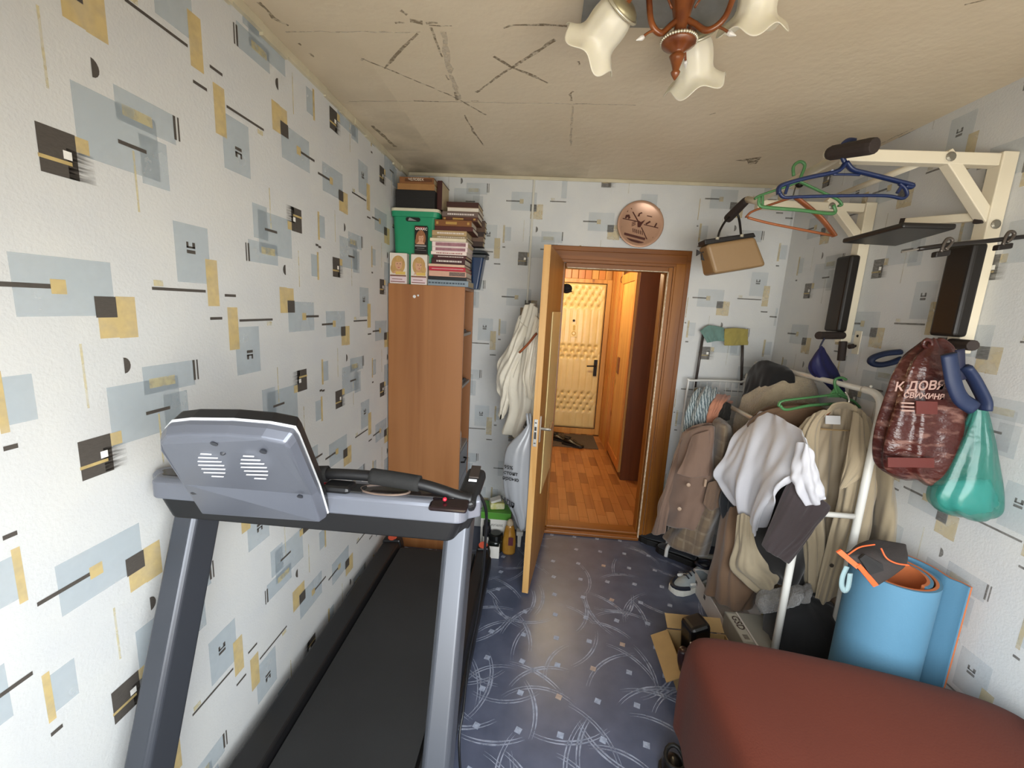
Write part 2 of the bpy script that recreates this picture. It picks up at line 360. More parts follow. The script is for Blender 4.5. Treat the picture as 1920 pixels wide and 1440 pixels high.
# ceiling: stained plaster with old glue lines
ceil = mat('ceiling_plaster', '#d0c2a9', .9, var=(2.3, 0), c2='#d8cbb4', bump=(26, .35, .006), spec=.2)
crack = print_mat('ceiling_mark', '#8d7f6a', .75, 70, wob=.9)
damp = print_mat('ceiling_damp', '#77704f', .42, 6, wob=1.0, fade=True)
patch = print_mat('ceiling_patch', '#8f8d86', .9, 30, wob=.1)
pale = print_mat('ceiling_pale', '#cfc4b2', .55, 40, wob=.8)
mb = MB(); mb.quad((XL, WY, H), (XL, D, H), (XR, D, H), (XR, WY, H)); mb.uv[0] = [(0, 0)]*4
def mark(pts, w, m_=1, dz=1):
    P = [PZ(u, v, H-EPS*dz) for u, v in pts]; Q = []
    for a, b in zip(P, P[1:]):
        n = max(2, int((b-a).length/.03)); Q += [a.lerp(b, i/n) for i in range(n)]
    Q.append(P[-1]); pr = None
    for i, p in enumerate(Q):
        t = (Q[min(i+1, len(Q)-1)]-Q[max(i-1, 0)]); t.normalize(); nn = Vector((-t.y, t.x, 0))
        j = nn*rnd.uniform(-.003, .003); ww = w*rnd.uniform(.45, 1.2); c = (p+j-nn*ww, p+j+nn*ww)
        if pr: mb.quad(pr[0], pr[1], c[1], c[0], m_)
        pr = c
c4 = lambda *a: [(440+x/2.526, y/2.526) for x, y in a]
for pts, w in [(c4((600, 275), (710, 320), (760, 340), (1040, 460), (1190, 545)), .004), (c4((710, 325), (760, 265), (870, 160)), .006), (c4((930, 130), (985, 270)), .005),
               (c4((1000, 355), (1012, 378)), .004), (c4((830, 98), (890, 108)), .009), (c4((905, 108), (960, 106)), .007), (c4((760, 110), (805, 108)), .004), (c4((920, 120), (1028, 121)), .003),
               (c4((1272, 132), (1330, 118), (1460, 115), (1575, 122)), .005), (c4((1145, 438), (1310, 320), (1520, 188)), .007), (c4((1225, 268), (1310, 316), (1485, 392)), .007),
               (c4((1090, 545), (1130, 620), (1180, 690)), .006), (c4((1042, 436), (1056, 475)), .007), (c4((848, 478), (965, 480)), .003), (c4((1120, 478), (1155, 479)), .003),
               (c4((1605, 432), (1588, 448), (1596, 478)), .005), (c4((1615, 492), (1670, 491)), .003), (c4((115, 10), (185, 85), (255, 122)), .007), (c4((300, 205), (315, 215)), .005),
               (c4((355, 252), (372, 270)), .005), (c4((650, 595), (760, 695)), .011), (c4((515, 525), (545, 550)), .006), (c4((1630, 290), (1635, 310)), .004), (c4((785, 50), (818, 70)), .006),
               ([(1683, 255), (1712, 241)], .003), ([(1640, 275), (1685, 253)], .0015), ([(1740, 335), (1757, 325)], .004), ([(1640, 365), (1660, 353)], .004), ([(1808, 10), (1860, -4)], .003), ([(1330, 215), (1342, 212)], .003)]:
    mark(pts, w)
for pts, w in [(c4((990, 150), (1010, 300), (1060, 470)), .012), (c4((1600, 500), (1592, 690)), .006), (c4((540, 480), (900, 480), (1600, 492), (1900, 497)), .0025), (c4((240, 150), (880, 152)), .003), (c4((600, 280), (610, 285)), .01)]:
    mark(pts, w, 4)
mb.quad(PZ(1395, 302, H-EPS), PZ(1378, 301, H-EPS), PZ(1405, 297, H-EPS), PZ(1428, 294, H-EPS), 1); mb.quad(PZ(1403, 308, H-EPS), PZ(1400, 299, H-EPS), PZ(1428, 294, H-EPS), PZ(1418, 307, H-EPS), 1)
mb.box(.06, .50, 1.03, 1.47, H-.006, H, 3)
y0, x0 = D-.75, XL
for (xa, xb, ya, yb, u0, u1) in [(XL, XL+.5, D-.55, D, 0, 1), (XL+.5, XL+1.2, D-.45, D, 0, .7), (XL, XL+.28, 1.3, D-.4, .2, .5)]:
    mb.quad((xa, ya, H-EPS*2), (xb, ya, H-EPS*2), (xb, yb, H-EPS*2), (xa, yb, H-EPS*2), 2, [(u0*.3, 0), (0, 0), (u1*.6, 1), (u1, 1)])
for i in range(len(mb.f)): mb.uv.setdefault(i, [(0, 0)]*len(mb.f[i]))
struct(mb.build('ceiling', [ceil, crack, damp, patch, pale]), 'beige stained plaster ceiling with old glue lines and scuffs', 'ceiling')
tr = mat('ceiling_border', '#bdb59d', .8, var=(12, 0), c2='#cdc4aa', bump=(50, .4, .004))
mb = MB()
for i in range(24):
    y = WY+(D-WY)*i/24; mb.box(XL, XL+.010+rnd.uniform(0, .006), y, y+(D-WY)/24+.001, H-.026-rnd.uniform(0, .012), H-.001)
struct(mb.build('trim_1', tr), 'ragged cream border strip between left wall and ceiling', 'trim')
struct(MB().box(XL+.02, XR, D-.008, D, H-.022, H-.001).build('trim_2', tr, bevel=.002), 'cream border strip between far wall and ceiling', 'trim')

# door frame in the far wall
dw = wood('frame_wood', '#74420f', '#905814', 'z', .4, 12); dwx = wood('frame_wood_flat', '#6c3c0e', '#864f14', 'x', .4, 12)
raw = mat('chipped_plaster', '#e6dac6', .9, var=(60, 0), c2='#b09a7a', bump=(80, .7, .006))
fr = thing('trim_3', ((OX0+OX1)/2, D, 0), 'orange brown wooden casing around the hall doorway', 'door frame', kind='structure')
CW = .108
mb = MB(); mb.box(OX1, OX1+CW, D-.018, D, 0, OZ+CW-.02); mb.box(OX1+.012, OX1+CW-.03, D-.026, D-.018, 0, OZ+.02); mb.build('casing', dw, fr, bevel=.005)
mb = MB(); mb.box(OX0-CW, OX0, D-.018, D, 0, OZ+CW-.02); mb.box(OX0-CW+.03, OX0-.012, D-.026, D-.018, 0, OZ+.02); mb.build('casing', dw, fr, bevel=.005)
mb = MB(); mb.box(OX0-CW, OX1+CW, D-.0185, D, OZ, OZ+CW); mb.box(OX0-CW+.03, OX1+CW-.03, D-.027, D-.0185, OZ+.018, OZ+CW-.03); mb.build('casing', dwx, fr, bevel=.005)
mb = MB(); mb.box(OX1-.028, OX1, D-.004, D+WT+.01, 0, OZ); mb.box(OX1-.040, OX1-.028, D+.05, D+WT+.01, 0, OZ-.03); mb.build('jamb', dw, fr, bevel=.003)
MB().box(OX0, OX0+.02, D+.03, D+WT+.01, 0, OZ).build('jamb', dw, fr, bevel=.003)
mb = MB(); mb.box(OX0+.02, OX1-.028, D-.004, D+WT+.01, OZ-.03, OZ); mb.build('head_jamb', dwx, fr, bevel=.003)
mb = MB(); mb.box(OX1-.034, OX1-.0275, D-.010, D+.012, 0, OZ-.03)
mb.box(OX0+.03, OX1-.03, D-.010, D+.010, OZ-.0345, OZ-.0295); mb.build('chipped_edge', raw, fr, label='crumbling pale plaster line along the casing edge')
mb = MB(); mb.box(OX0, OX1-.028, D-.02, D+WT+.02, 0, .022); mb.box(OX0, OX1-.028, D+.03, D+WT, .022, .04); mb.build('threshold', dwx, fr, bevel=.004)

# room door, standing open into the room
lw = wood('door_edge_wood', '#b98a4c', '#caa064', 'z', .5, 14); lf = wood('door_face', '#9a6a36', '#a97a42', 'z', .45, 8)
hx, hy = OX0+.004, D-.012; ex, ey = PZ(990, 1112, .012).xy; dv = Vector((ex-hx, ey-hy, 0)); dv.normalize(); nv = Vector((dv.y, -dv.x, 0))
if nv.x > 0: nv = -nv
LW_, DT = .735, .036
dr = thing('door_1', (hx, hy, 0), 'tan wooden room door standing wide open, seen along its lock edge', 'door', kind='structure')
P0 = Vector((hx, hy, .012)); P1 = P0+dv*LW_
mb = MB(); mb.hexa([P0, P1, P1+nv*DT, P0+nv*DT]+[p+Vector((0, 0, 1.975)) for p in (P0, P1, P1+nv*DT, P0+nv*DT)]); mb.build('door_leaf', lf, dr, bevel=.002)
mb = MB(); e = P1+dv*.0012; mb.hexa([P1, e, e+nv*DT, P1+nv*DT]+[p+Vector((0, 0, 1.975)) for p in (P1, e, e+nv*DT, P1+nv*DT)]); mb.build('edge_strip', lw, dr, label='pale raw wood lock edge')
steel = mat('lock_steel', '#cfcdc8', .35, .8, var=(30, .1)); dk = mat('lock_dark', '#2a2623', .5); alu = mat('handle_metal', '#b9b4aa', .3, .9)
zc = PY(1004, 812, P1.y).z; c = P1+dv*.003+nv*DT*.5; c.z = zc
lk = MB().obox(c, nv*.0105, dv*.0022, (0, 0, .078)).build('lock_plate', steel, dr, bevel=.002)
for dz, hh in ((.058, .003), (.025, .011), (-.014, .02), (-.058, .003)): MB().obox(c+dv*.0022+Vector((0, 0, dz)), nv*.0055, dv*.0012, (0, 0, hh)).build('keyhole', dk, lk)
for sd, nm in ((-1, 'right'), (1, 'left')):
    base = P1-dv*.055+(nv*DT if sd > 0 else Vector()); base.z = zc+.012
    mb = MB(); mb.obox(base+nv*sd*.003, dv*.018, nv*.003, (0, 0, .075))
    mb.tube(cr([base, base+nv*sd*.045, base+nv*sd*.055-dv*.012, base+nv*sd*.052-dv*.11+Vector((0, 0, .012))], 5), .009, 8)
    mb.build('door_handle', alu if sd < 0 else dk, dr, smooth=False)

# ---------------------------------------------------------------- hallway beyond the doorway
HX0, HX1, HY, HH = -.35, .885, 5.72, 2.50
pine = wood('pine', '#b07b3a', '#c99750', 'z', .42, 10, knots=True); pined = wood('pine_dark', '#a9662a', '#bf7d38', 'z', .4, 10, knots=True)
brownp = wood('closet_side', '#552a0c', '#683716', 'z', .45, 8)
par = [wood('parquet_%d' % i, a, b, 'y', .38, 16) for i, (a, b) in enumerate((('#844f26', '#956034'), ('#8f5a2d', '#a16b3a'), ('#774520', '#88562c'), ('#996536', '#a67243')))]
subf = mat('parquet_joint', '#4d2f18', .7)
fh = thing('floor_hall', (.3, 4.4, 0), 'hall floor of brown staggered parquet blocks', 'floor', kind='structure')
MB().box(HX0-.3, 1.9, D+WT-.02, HY+.1, -.02, -.003).build('subfloor', subf, fh)
pm = {}
for i in range(20):
    x = .0+i*.0785-.3
    for j in range(10):
        y = D+WT+.02+(i % 2)*.135+(j-1)*.27+(i % 3)*.03
        ya, yb = max(y, D+WT+.021), min(y+.268, HY)
        if yb-ya < .03: continue
        b = MB().box(x, x+.0765, ya, yb, -.003, .002+.0006*((i*7+j*3) % 3)); o = b.build('plank', par[(i*5+j*3+(i*j) % 4) % 4], fh)
mb = MB(); mb.box(HX0-.06, HX0, D+WT, HY, 0, HH); struct(mb.build('wall_hall_left', mat('hall_wall', '#b08a52', .8, var=(5, 0), c2='#bf9a60')), 'plain hall wall hidden behind the open room door', 'wall')
struct(MB().box(HX0-.1, 1.95, D+WT, HY+.1, HH, HH+.05).build('ceiling_hall', mat('hall_ceiling', '#d8cfbd', .85, var=(4, .04))), 'pale hall ceiling above the pine boards', 'ceiling')
we = thing('wall_hall_end', (.3, HY, 0), 'end wall of the hall clad in vertical knotty pine boards', 'wall', kind='structure')
MB().box(HX0-.1, 1.95, HY+.012, HY+.1, 0, HH).build('backing', subf, we)
DX0, DX1, DZ0, DZ1 = .06, .815, .085, 2.03
x = HX0
while x < HX1:
    w_ = .088; MB().box(x, x+w_-.004, HY, HY+.013, DZ1+.06 if x > -.1 else 0, HH).build('board', pine if int(x*100) % 2 else pined, we, bevel=.004, seg=1); x += w_
wr = thing('wall_hall_right', (HX1, 5.3, 0), 'right hall wall of vertical pine boards beside the padded door', 'wall', kind='structure')
MB().box(HX1+.012, HX1+.05, 4.98, HY+.01, 0, HH).build('backing', subf, wr)
y = 5.0
while y < HY-.02:
    MB().box(HX1, HX1+.013, y, min(y+.088, HY), 0, HH).build('board', pine if int(y*50) % 2 else pined, wr, bevel=.004, seg=1); y += .092
# padded entrance door
cream = mat('padded_leather', '#d2bb80', .38, var=(6, 0), c2='#dcc990', bump=(90, .12, .002), coat=.15)
d2 = thing('door_2', ((DX0+DX1)/2, HY, 0), 'cream padded entrance door with diamond tufting at the hall end', 'door', kind='structure')
fx = MB(); fx.box(DX0-.07, DX0-.005, HY-.03, HY, 0, DZ1+.06); fx.box(DX1+.008, HX1-.001, HY-.03, HY, 0, DZ1+.06); fx.box(DX0-.005, DX1+.008, HY-.03, HY, DZ1+.008, DZ1+.06); fx.box(DX0-.005, DX1+.008, HY-.035, HY, 0, DZ0-.006)
fx.build('door_frame', pine, d2, bevel=.004)
MB().box(DX0-.008, DX1+.008, HY-.012, HY-.001, DZ0-.005, DZ1+.008).build('rebate', mat('door_gap', '#2c1a0e', .7), d2)
tufts = []
for zc_, rows in ((1.86, 4), (1.14, 3), (.46, 4)):
    for r in range(rows):
        for cidx in range(9): tufts.append((DX0+.06+cidx*.088+(.044 if r % 2 else 0), zc_+(r-(rows-1)/2)*.075))
tufts = [t for t in tufts if DX0+.05 < t[0] < DX1-.06]
T = np.array(tufts); nx, nz = 84, 150
gx, gz = np.meshgrid(np.linspace(DX0, DX1, nx), np.linspace(DZ0, DZ1, nz))
dd = np.sqrt(((gx[..., None]-T[:, 0])**2+((gz[..., None]-T[:, 1])*1.1)**2)).min(-1)
hgt = .034-.026*np.exp(-(dd/.017)**2)
for zc_, hw in ((1.86, .16), (1.14, .11), (.46, .16)):
    inz = np.clip((hw-abs(gz-zc_))/.03, 0, 1)
    for s_ in (1, -1):
        ph = ((gx-DX0-.06)/.088+s_*(gz-zc_)/.15+(.25 if zc_ == 1.14 else .25))
        hgt -= .006*inz*np.exp(-((ph-np.round(ph))/.10)**2)
pl = (gx-DX0-.06)/.088; outz = np.ones_like(gz)
for zc_, hw in ((1.86, .15), (1.14, .1), (.46, .15)): outz *= np.clip((abs(gz-zc_)-hw)/.04, 0, 1)
hgt -= .004*outz*np.exp(-((pl-np.round(pl))/.09)**2)
edge = np.minimum(np.minimum(gx-DX0, DX1-gx), np.minimum(gz-DZ0, DZ1-gz)); hgt *= np.clip(edge/.02, 0, 1)**.5
mb = MB(); mb.rings([[Vector((gx[i, j], HY-.013-hgt[i, j], gz[i, j])) for j in range(nx)] for i in range(nz)], closed=False); mb.build('padding', cream, d2, smooth=True)
brass = mat('brass', '#8a6a35', .35, .9); blk = mat('black_metal', '#1a1613', .35, .5)
mb = MB()
for tx, tz in tufts: mb.ball((tx, HY-.024, tz), .007, .005, .007, 6, 4)
o = mb.build('button', mat('tuft_button', '#a88f52', .4), d2, smooth=True); o['kind'] = 'stuff'
yy = HY-.05
pk = PY(1076, 601, yy); MB().lathe([(.012, 0), (.016, .006), (.009, .012)], pk, 12, (0, -1, 0)).build('peephole', blk, d2)
pk = PY(1076, 620, yy); o = MB().obox(pk, (.045, 0, 0), (0, .002, 0), (0, 0, .085)).build('number_plate', mat('plate_cream', '#d8c78e', .4), d2, bevel=.003)
mb = MB(); mb.lathe([(.03, 0), (.03, .003)], pk+Vector((0, -.002, -.035)), 14, (0, -1, 0)); mb.obox(pk+Vector((0, -.003, .03)), (.014, 0, 0), (0, .002, 0), (0, 0, .028)); mb.lathe([(.014, 0), (.014, .004)], pk+Vector((0, -.002, .06)), 12, (0, -1, 0)); mb.build('plate_relief', brass, o)
MB().lathe([(.016, 0), (.016, .004), (.004, .005)], pk+Vector((0, -.0045, -.035)), 12, (0, -1, 0)).build('plate_disc', mat('plate_white', '#e9e0c0', .4), o)
pk = PY(1122, 637, yy+.02); MB().lathe([(.02, 0), (.022, .008), (.01, .012)], pk, 14, (0, -1, 0)).build('upper_lock', blk, d2)
pk = PY(1116, 690, yy-.005); mb = MB(); mb.obox(pk, (.022, 0, 0), (0, .006, 0), (0, 0, .11)); mb.tube(cr([pk+Vector((0, 0, .03)), pk+Vector((0, -.05, .03)), pk+Vector((-.03, -.06, .03)), pk+Vector((-.12, -.055, .025))], 4), .010, 8); mb.build('door_handle', blk, d2, bevel=.002)
# roll of padding standing proud at the hinge side, nearer than the door
PAD = []
a0, a1 = PY(1037, 590, 5.2), PY(1022, 812, 5.2)
o_ = P0+dv*.03-nv*.001; cv_ = MB(); q_ = [o_, o_+dv*.46, o_+dv*.46-nv*.006, o_-nv*.006]; cv_.hexa([p+Vector((0, 0, .52)) for p in q_]+[p+Vector((0, 0, 1.64)) for p in q_]); cv_.build('cover_panel', cream, dr, bevel=.002, label='cream padded covering on the hall face of the door')
# closet
d3 = thing('door_3', (HX1, 4.6, 0), 'pine hall closet with a tall door and dark brown side panel', 'closet', kind='structure')
CZ = 2.12
MB().box(HX1+.01, 1.42, 4.13, 4.15, 0, CZ).build('side_panel', brownp, d3, label='dark brown side panel facing the doorway')
MB().box(HX1+.022, 1.42, 4.152, 4.97, CZ-.02, CZ).build('closet_top', brownp, d3)
MB().box(HX1+.012, HX1+.04, 4.152, 4.975, 0, .06).build('plinth', brownp, d3)
dl = MB().box(HX1-.004, HX1+.018, 4.17, 4.955, .065, CZ-.03).build('closet_door', pine, d3, bevel=.003)
mb = MB()
for y0_, y1_ in ((4.17, 4.26), (4.865, 4.955)): mb.box(HX1-.014, HX1-.004, y0_, y1_, .065, CZ-.03)
for z0_, z1_ in ((.065, .16), (CZ-.13, CZ-.03)): mb.box(HX1-.013, HX1-.004, 4.26, 4.865, z0_, z1_)
mb.build('door_panel_frame', pined, d3, bevel=.003)
struct(MB().box(1.42, 1.5, D+WT, 4.97, 0, HH).build('wall_hall_side', pined), 'dark pine hall wall behind the closet panel', 'wall')
pk = PX(1160, 685, HX1-.002); tag(MB().box(HX1-.016, HX1, pk.y-.05, pk.y+.05, pk.z-.09, pk.z+.09).build('electric_box', mat('bakelite', '#6e3b14', .4, var=(20, .3)), bevel=.004), 'small brown electric box on the pine hall boards', 'electric box')
pk = PX(1163, 524, HX1-.02); mb = MB(); mb.tube([pk+Vector((.02, .05*math.cos(2*PI*i/14), .035*math.sin(2*PI*i/14))) for i in range(14)], .006, 6, loop=True); mb.tube([pk+Vector((.022, 0, .035)), pk+Vector((.022, .01, .10))], .005, 6)
tag(mb.build('cable_coil', blk), 'dark coil of cable hung on the pine boards above the closet', 'cable')
# things in the hall
a, b = PZ(1040, 822, .012), PZ(1123, 852, .012)
tag(MB().box(.12, .80, 5.05, 5.62, .003, .012).build('doormat', mat('doormat_rubber', '#4a4038', .9, var=(40, .3), bump=(200, .5)), bevel=.003), 'dark grey doormat lying before the padded entrance door', 'doormat')
shoe_l = mat('black_leather', '#15120f', .35, bump=(60, .15))
def shoe(name, c, yaw, L, wd, hh, mats, label, cat='shoe', sneaker=False, group=None):
    t = thing(name, c, label, cat, group); ca, sa = math.cos(yaw), math.sin(yaw); c = Vector(c)
    w = lambda x, y, z: c+Vector((x*ca-y*sa, x*sa+y*ca, z))
    prof = [(-.5, .30, .62), (-.44, .42, .82), (-.3, .44, .95), (-.12, .44, .80), (.05, .46, .62), (.22, .50, .46), (.38, .46, .36), (.48, .30, .28), (.5, .1, .2)]
    R = []
    for px, pw, ph in prof:
        R.append([w(px*L, wd*pw*2*.5*math.cos(q)*(1 if math.sin(q) < .3 else .72), hh*(.18+max(0, ph-.18)*(.5+.5*math.sin(q)))) for q in [2*PI*k/12 for k in range(12)]])
    MB().rings(R).build('upper', mats[0], t, smooth=True, sub=1)
    S = [[w(px*L*1.04, wd*pw*1.08*sgn_, z_) for sgn_, z_ in ((-1, 0), (1, 0), (1, hh*.24), (-1, hh*.24))] for px, pw, ph in prof]
    MB().rings(S).build('sole', mats[1], t, bevel=.003)
    # collar opening
    cl = [w((-.30+.17*math.cos(q))*L, wd*.33*math.sin(q), hh*(.93+.05*math.cos(2*q))) for q in [2*PI*k/14 for k in range(14)]]
    MB().tube(cl, hh*.07, 6, loop=True).build('collar', mats[2], t, smooth=True)
    for k in range(3):
        MB().tube([w((.02+k*.07)*L, -wd*.2, hh*(.74-k*.09)), w((.03+k*.07)*L, 0, hh*(.82-k*.09)), w((.02+k*.07)*L, wd*.2, hh*(.74-k*.09))], hh*.03, 5).build('lace', mats[2], t)
    if sneaker:
        MB().tube([w(L*(.10+.40*math.cos(q)), wd*.52*math.sin(q), hh*.30) for q in [-1.2+.3*k for k in range(9)]], hh*.085, 6).build('toe_band', mats[2], t)
        for sgn_ in (-1, 1): MB().tube([w(-.3*L, sgn_*wd*.46, hh*.4), w(-.05*L, sgn_*wd*.47, hh*.34), w(.2*L, sgn_*wd*.47, hh*.44)], hh*.06, 5).build('stripe', mats[3], t)
    return t
solem = mat('sole_dark', '#0d0c0b', .6)
c = PZ(1050, 826, .013); shoe('leather_shoe', (c.x, c.y, .013), -.4, .27, .10, .10, (shoe_l, solem, solem), 'black leather shoe on the doormat, half hidden by the room door', group='shoes on the doormat')
c = PZ(1068, 834, .013); shoe('leather_shoe', (c.x+.04, c.y-.02, .013), -.5, .27, .10, .10, (shoe_l, solem, solem), 'black leather shoe in the middle of the hall doormat', group='shoes on the doormat')
pk = PY(1062, 541, D+.16); cp = thing('cap', pk, 'dark cap hanging high on the hinge jamb beside the open door', 'cap')
MB().ball(pk, .042, .05, .035).build('crown', mat('cap_cloth', '#17161a', .9), cp, smooth=True); MB().ball(pk+Vector((.012, -.03, -.02)), .03, .035, .008).build('peak', MATS['cap_cloth'], cp, smooth=True)
lp = thing('ceiling_lamp', (.30, 4.55, HH), 'warm ceiling lamp lighting the hall, above the doorway line', 'lamp')
MB().lathe([(.05, 0), (.06, -.02), (.02, -.03), (.012, -.12), (.03, -.13)], (.30, 4.55, HH), 16).build('lamp_base', brass, lp, smooth=True)
# ================================================================ TREADMILL
tg = mat('treadmill_grey', '#6b6f7a', .36, .4, bump=(300, .04, .001)); tgl = mat('treadmill_silver', '#7b7f8a', .3, .5)
tb = mat('treadmill_black', '#121214', .45); tbr = mat('treadmill_tray', '#2a2422', .22, var=(20, .3)); foam = mat('grip_foam', '#131313', .85, bump=(200, .2))
beltm = mat('belt_rubber', '#1b1c1d', .75, var=(3, .5), bump=(260, .25, .002)); white_l = mat('white_line', '#d8dade', .4); orange = mat('orange_print', '#c7543c', .5)
upm = mat('upright_paint', '#484b52', .34, .4); red = mat('red_plastic', '#b51f33', .35)
tm = thing('treadmill', (-.55, 1.4, 0), 'grey and black treadmill standing along the left wall', 'treadmill')
MB().box(-.90, -.22, .5, 2.42, .03, .115).build('base_frame', tb, tm, bevel=.012)
MB().rings([[Vector((x, y, z)) for (x, y, z) in ((-.795, y_, z0_), (-.325, y_, z0_), (-.325, y_, z0_+.012), (-.795, y_, z0_+.012))] for y_, z0_ in ((.8, .118), (.83, .128), (2.38, .128), (2.415, .110))]).build('belt', beltm, tm)
for x0, x1 in ((-.925, -.80), (-.32, -.235)):
    o = MB().prism([(x0, .55, .06), (x0+.01, .55, .155), (x1-.012, .55, .165), (x1, .55, .125), (x1, .55, .06)], (0, 1.87, 0)).build('side_rail', tb, tm, bevel=.008)
    e = MB().prism([(x0-.004, 2.40, .02), (x0+.006, 2.40, .17), (x1-.008, 2.40, .178), (x1+.004, 2.40, .13), (x1+.004, 2.40, .02)], (0, .06, 0)).build('rail_end_cap', tb, tm, bevel=.01)
    MB().lathe([(.028, 0), (.028, .002)], ((x0+x1)/2, 2.43, .178), 16, (0, -.25, 1)).build('cap_emblem', orange, e)
mh = MB().box(-.90, -.23, .36, .86, .03, .25).build('motor_cover', tb, tm, bevel=.05, seg=4)
def upright(xc):
    w = .032
    lo, hi = Vector((xc, .63, .10)), Vector((xc, 1.0, 1.13)); t = (hi-lo).normalized(); a = Vector((1, 0, 0)); b = a.cross(t)
    R = []
    for p in (lo, hi):
        R.append([p+a*(w*sx)+b*(.05*sy) for sx, sy in ((-1, -.8), (-.7, -1), (.7, -1), (1, -.8), (1, .8), (.7, 1), (-.7, 1), (-1, .8))])
    MB().rings(R).build('upright', upm, tm, bevel=.004)
    MB().obox((xc, .62, .10), (.045, 0, 0), (0, .12, 0), (0, 0, .07)).build('upright_foot', tb, tm, bevel=.015)
upright(-.875); upright(-.175)
# console: tray with a rounded front
def slab(x0, x1, y0, y1, r, z0, z1, n=8, slope=0):
    P = []
    for cx, cy, s in ((x1-r, y0+r, -.5), (x1-r*.5, y1-r*.5, 0), (x0+r*.5, y1-r*.5, .5), (x0+r, y0+r, 1)):
        rr = r if cy < (y0+y1)/2 else r*.5
        P += [(cx+rr*math.cos(PI*(s+.5*i/n)), cy+rr*math.sin(PI*(s+.5*i/n))) for i in range(n+1)]
    return [[Vector((x, y, z)) for x, y in P] for z in (z0, z1)], P
CX0, CX1, CY0, CY1 = -.958, -.118, .872, .972
R, P = slab(CX0+.012, CX1-.012, CY0+.012, CY1, .05, 1.100, 1.158); R[0] = [p+(Vector((-.52, 1.02, 1.1))-p)*.06 for p in R[0]]
for rr in R:
    for p in rr: p.z = p.z
MB().rings(R).build('lower_shell', tb, tm, bevel=.006)
R, P = slab(CX0, CX1, CY0, CY1, .055, 1.156, 1.199); R1 = [Vector((p.x*.985-.008, p.y+.008, 1.208)) for p in R[1]]
MB().rings([R[0], R[1], R1]).build('console_body', tgl, tm, bevel=.004, smooth=False)
R, P = slab(CX0+.025, CX1-.04, CY0+.035, CY1-.01, .03, 1.203, 1.2095); tray = MB().rings(R).build('tray_top', tbr, tm, bevel=.002)
for cx in (-.35,):
    mb = MB(); mb.tube([(cx+.06*math.cos(2*PI*i/28), .935+.026*math.sin(2*PI*i/28), 1.2105) for i in range(28)], .0025, 6, loop=True); mb.build('cup_ring', mat('tray_ring', '#6a5a50', .3), tray)
mb = MB(); mb.box(-.47, -.40, .91, .955, 1.208, 1.2125); mb.build('tray_mat', mat('tray_mat', '#1a1a1a', .8), tray, bevel=.002)
MB().obox((-.46, .925, 1.214), (.035, 0, 0), (0, .025, 0), (0, 0, .009)).build('panel_foot', tb, tm, bevel=.01)
for nm, xx in (('right', -.155),):
    p0, p1 = Vector((xx, .925, 1.185)), Vector((xx+.014, 1.035, 1.235))
    MB().beam(p0, p1, .050, .036).build('armrest', tb, tm, bevel=.014, seg=3)
    c = p0.lerp(p1, .8)+Vector((0, -.006, .020))
    MB().obox(c, (.012, 0, 0), (0, .02, .007), (0, 0, .002)).build('armrest_button', tbr, tm)
for x in (-.155,):
    mb = MB(); u = Vector((0, .95, .30)); cc = Vector((x+.010, 1.008, 1.2425))
    for k in (-1, 1): mb.obox(cc+Vector((k*.007, 0, 0)), (.003, 0, 0), u*.012, (0, 0, .0012))
    mb.obox(cc-u*.03, (.010, 0, 0), u*.003, (0, 0, .0012)); mb.build('armrest_icon', white_l, tm)
hb = cr([PY(885, 936, .935), PY(862, 931, .937), PY(790, 908, .942), PY(700, 893, .947), PY(600, 888, .945), PY(500, 892, .94), PY(430, 899, .935)], 6)
MB().tube(hb, .0135, 10).build('handlebar', tb, tm, smooth=True)
g1 = cr([PY(787, 907, .942), PY(740, 899, .945), PY(696, 892.5, .947)], 6); MB().tube(g1, .0195, 12).build('foam_grip', foam, tm, smooth=True)
g1 = cr([PY(614, 888, .945), PY(560, 889, .944), PY(520, 891, .942)], 6); MB().tube(g1, .0195, 12).build('foam_grip', foam, tm, smooth=True)
mb = MB(); c = PY(850, 946, .905); mb.obox(c+Vector((-.01, 0, -.002)), (.045, 0, 0), (0, .022, .004), (0, -.002, .006)); mb.build('sensor_pad', mat('sensor_gloss', '#1d1416', .12), tm, bevel=.006)
MB().ball(PY(834, 936, .905), .005).build('sensor_light', red, tm)
a = PY(594, 909, .935); MB().tube([a, a+Vector((.03, 0, 0))], .008, 8).build('safety_key', red, tm)
# display panel, its back towards the window
BL, BR = PY(391, 956, .885), PY(604, 966, .885); TL, TR = PY(318, 833, .70), PY(545, 836, .70)
TL2, TR2 = PY(304, 826, .695), PY(560, 822, .70)
nrm = (BR-BL).cross(TL-BL).normalized(); nrm = nrm if nrm.y < 0 else -nrm
out = [PY(383, 955, .888), PY(612, 971, .884), PY(596, 920, .845), PY(556, 826, .70), PY(548, 812, .688), PY(500, 803, .680), PY(430, 797, .676), PY(350, 796, .676), PY(314, 800, .678), PY(303, 812, .688), PY(304, 830, .70), PY(345, 895, .80)]
cen = sum(out, Vector())/len(out); inn = [p+(cen-p)*.055+nrm*.018 for p in out]
flo = [p-nrm*.012 for p in out]; back = [p+(cen-p)*.02-nrm*.026 for p in out]
pan = MB().rings([flo, out, inn]).build('display_panel', tg, tm, bevel=.005, seg=3)
MB().rings([[p+(cen-p)*-.006-nrm*.011 for p in out], [p+(cen-p)*-.006-nrm*.015 for p in out]]).build('white_edge', white_l, tm)
MB().rings([[p-nrm*.0145 for p in out], [p-nrm*.04+(cen-p)*.04 for p in out]]).build('display_face', tb, tm, bevel=.004)
foot = [PY(383, 952, .888), PY(612, 968, .884)]
ux = (BR-BL).normalized(); uy = nrm.cross(ux).normalized(); uy = uy if uy.z > 0 else -uy
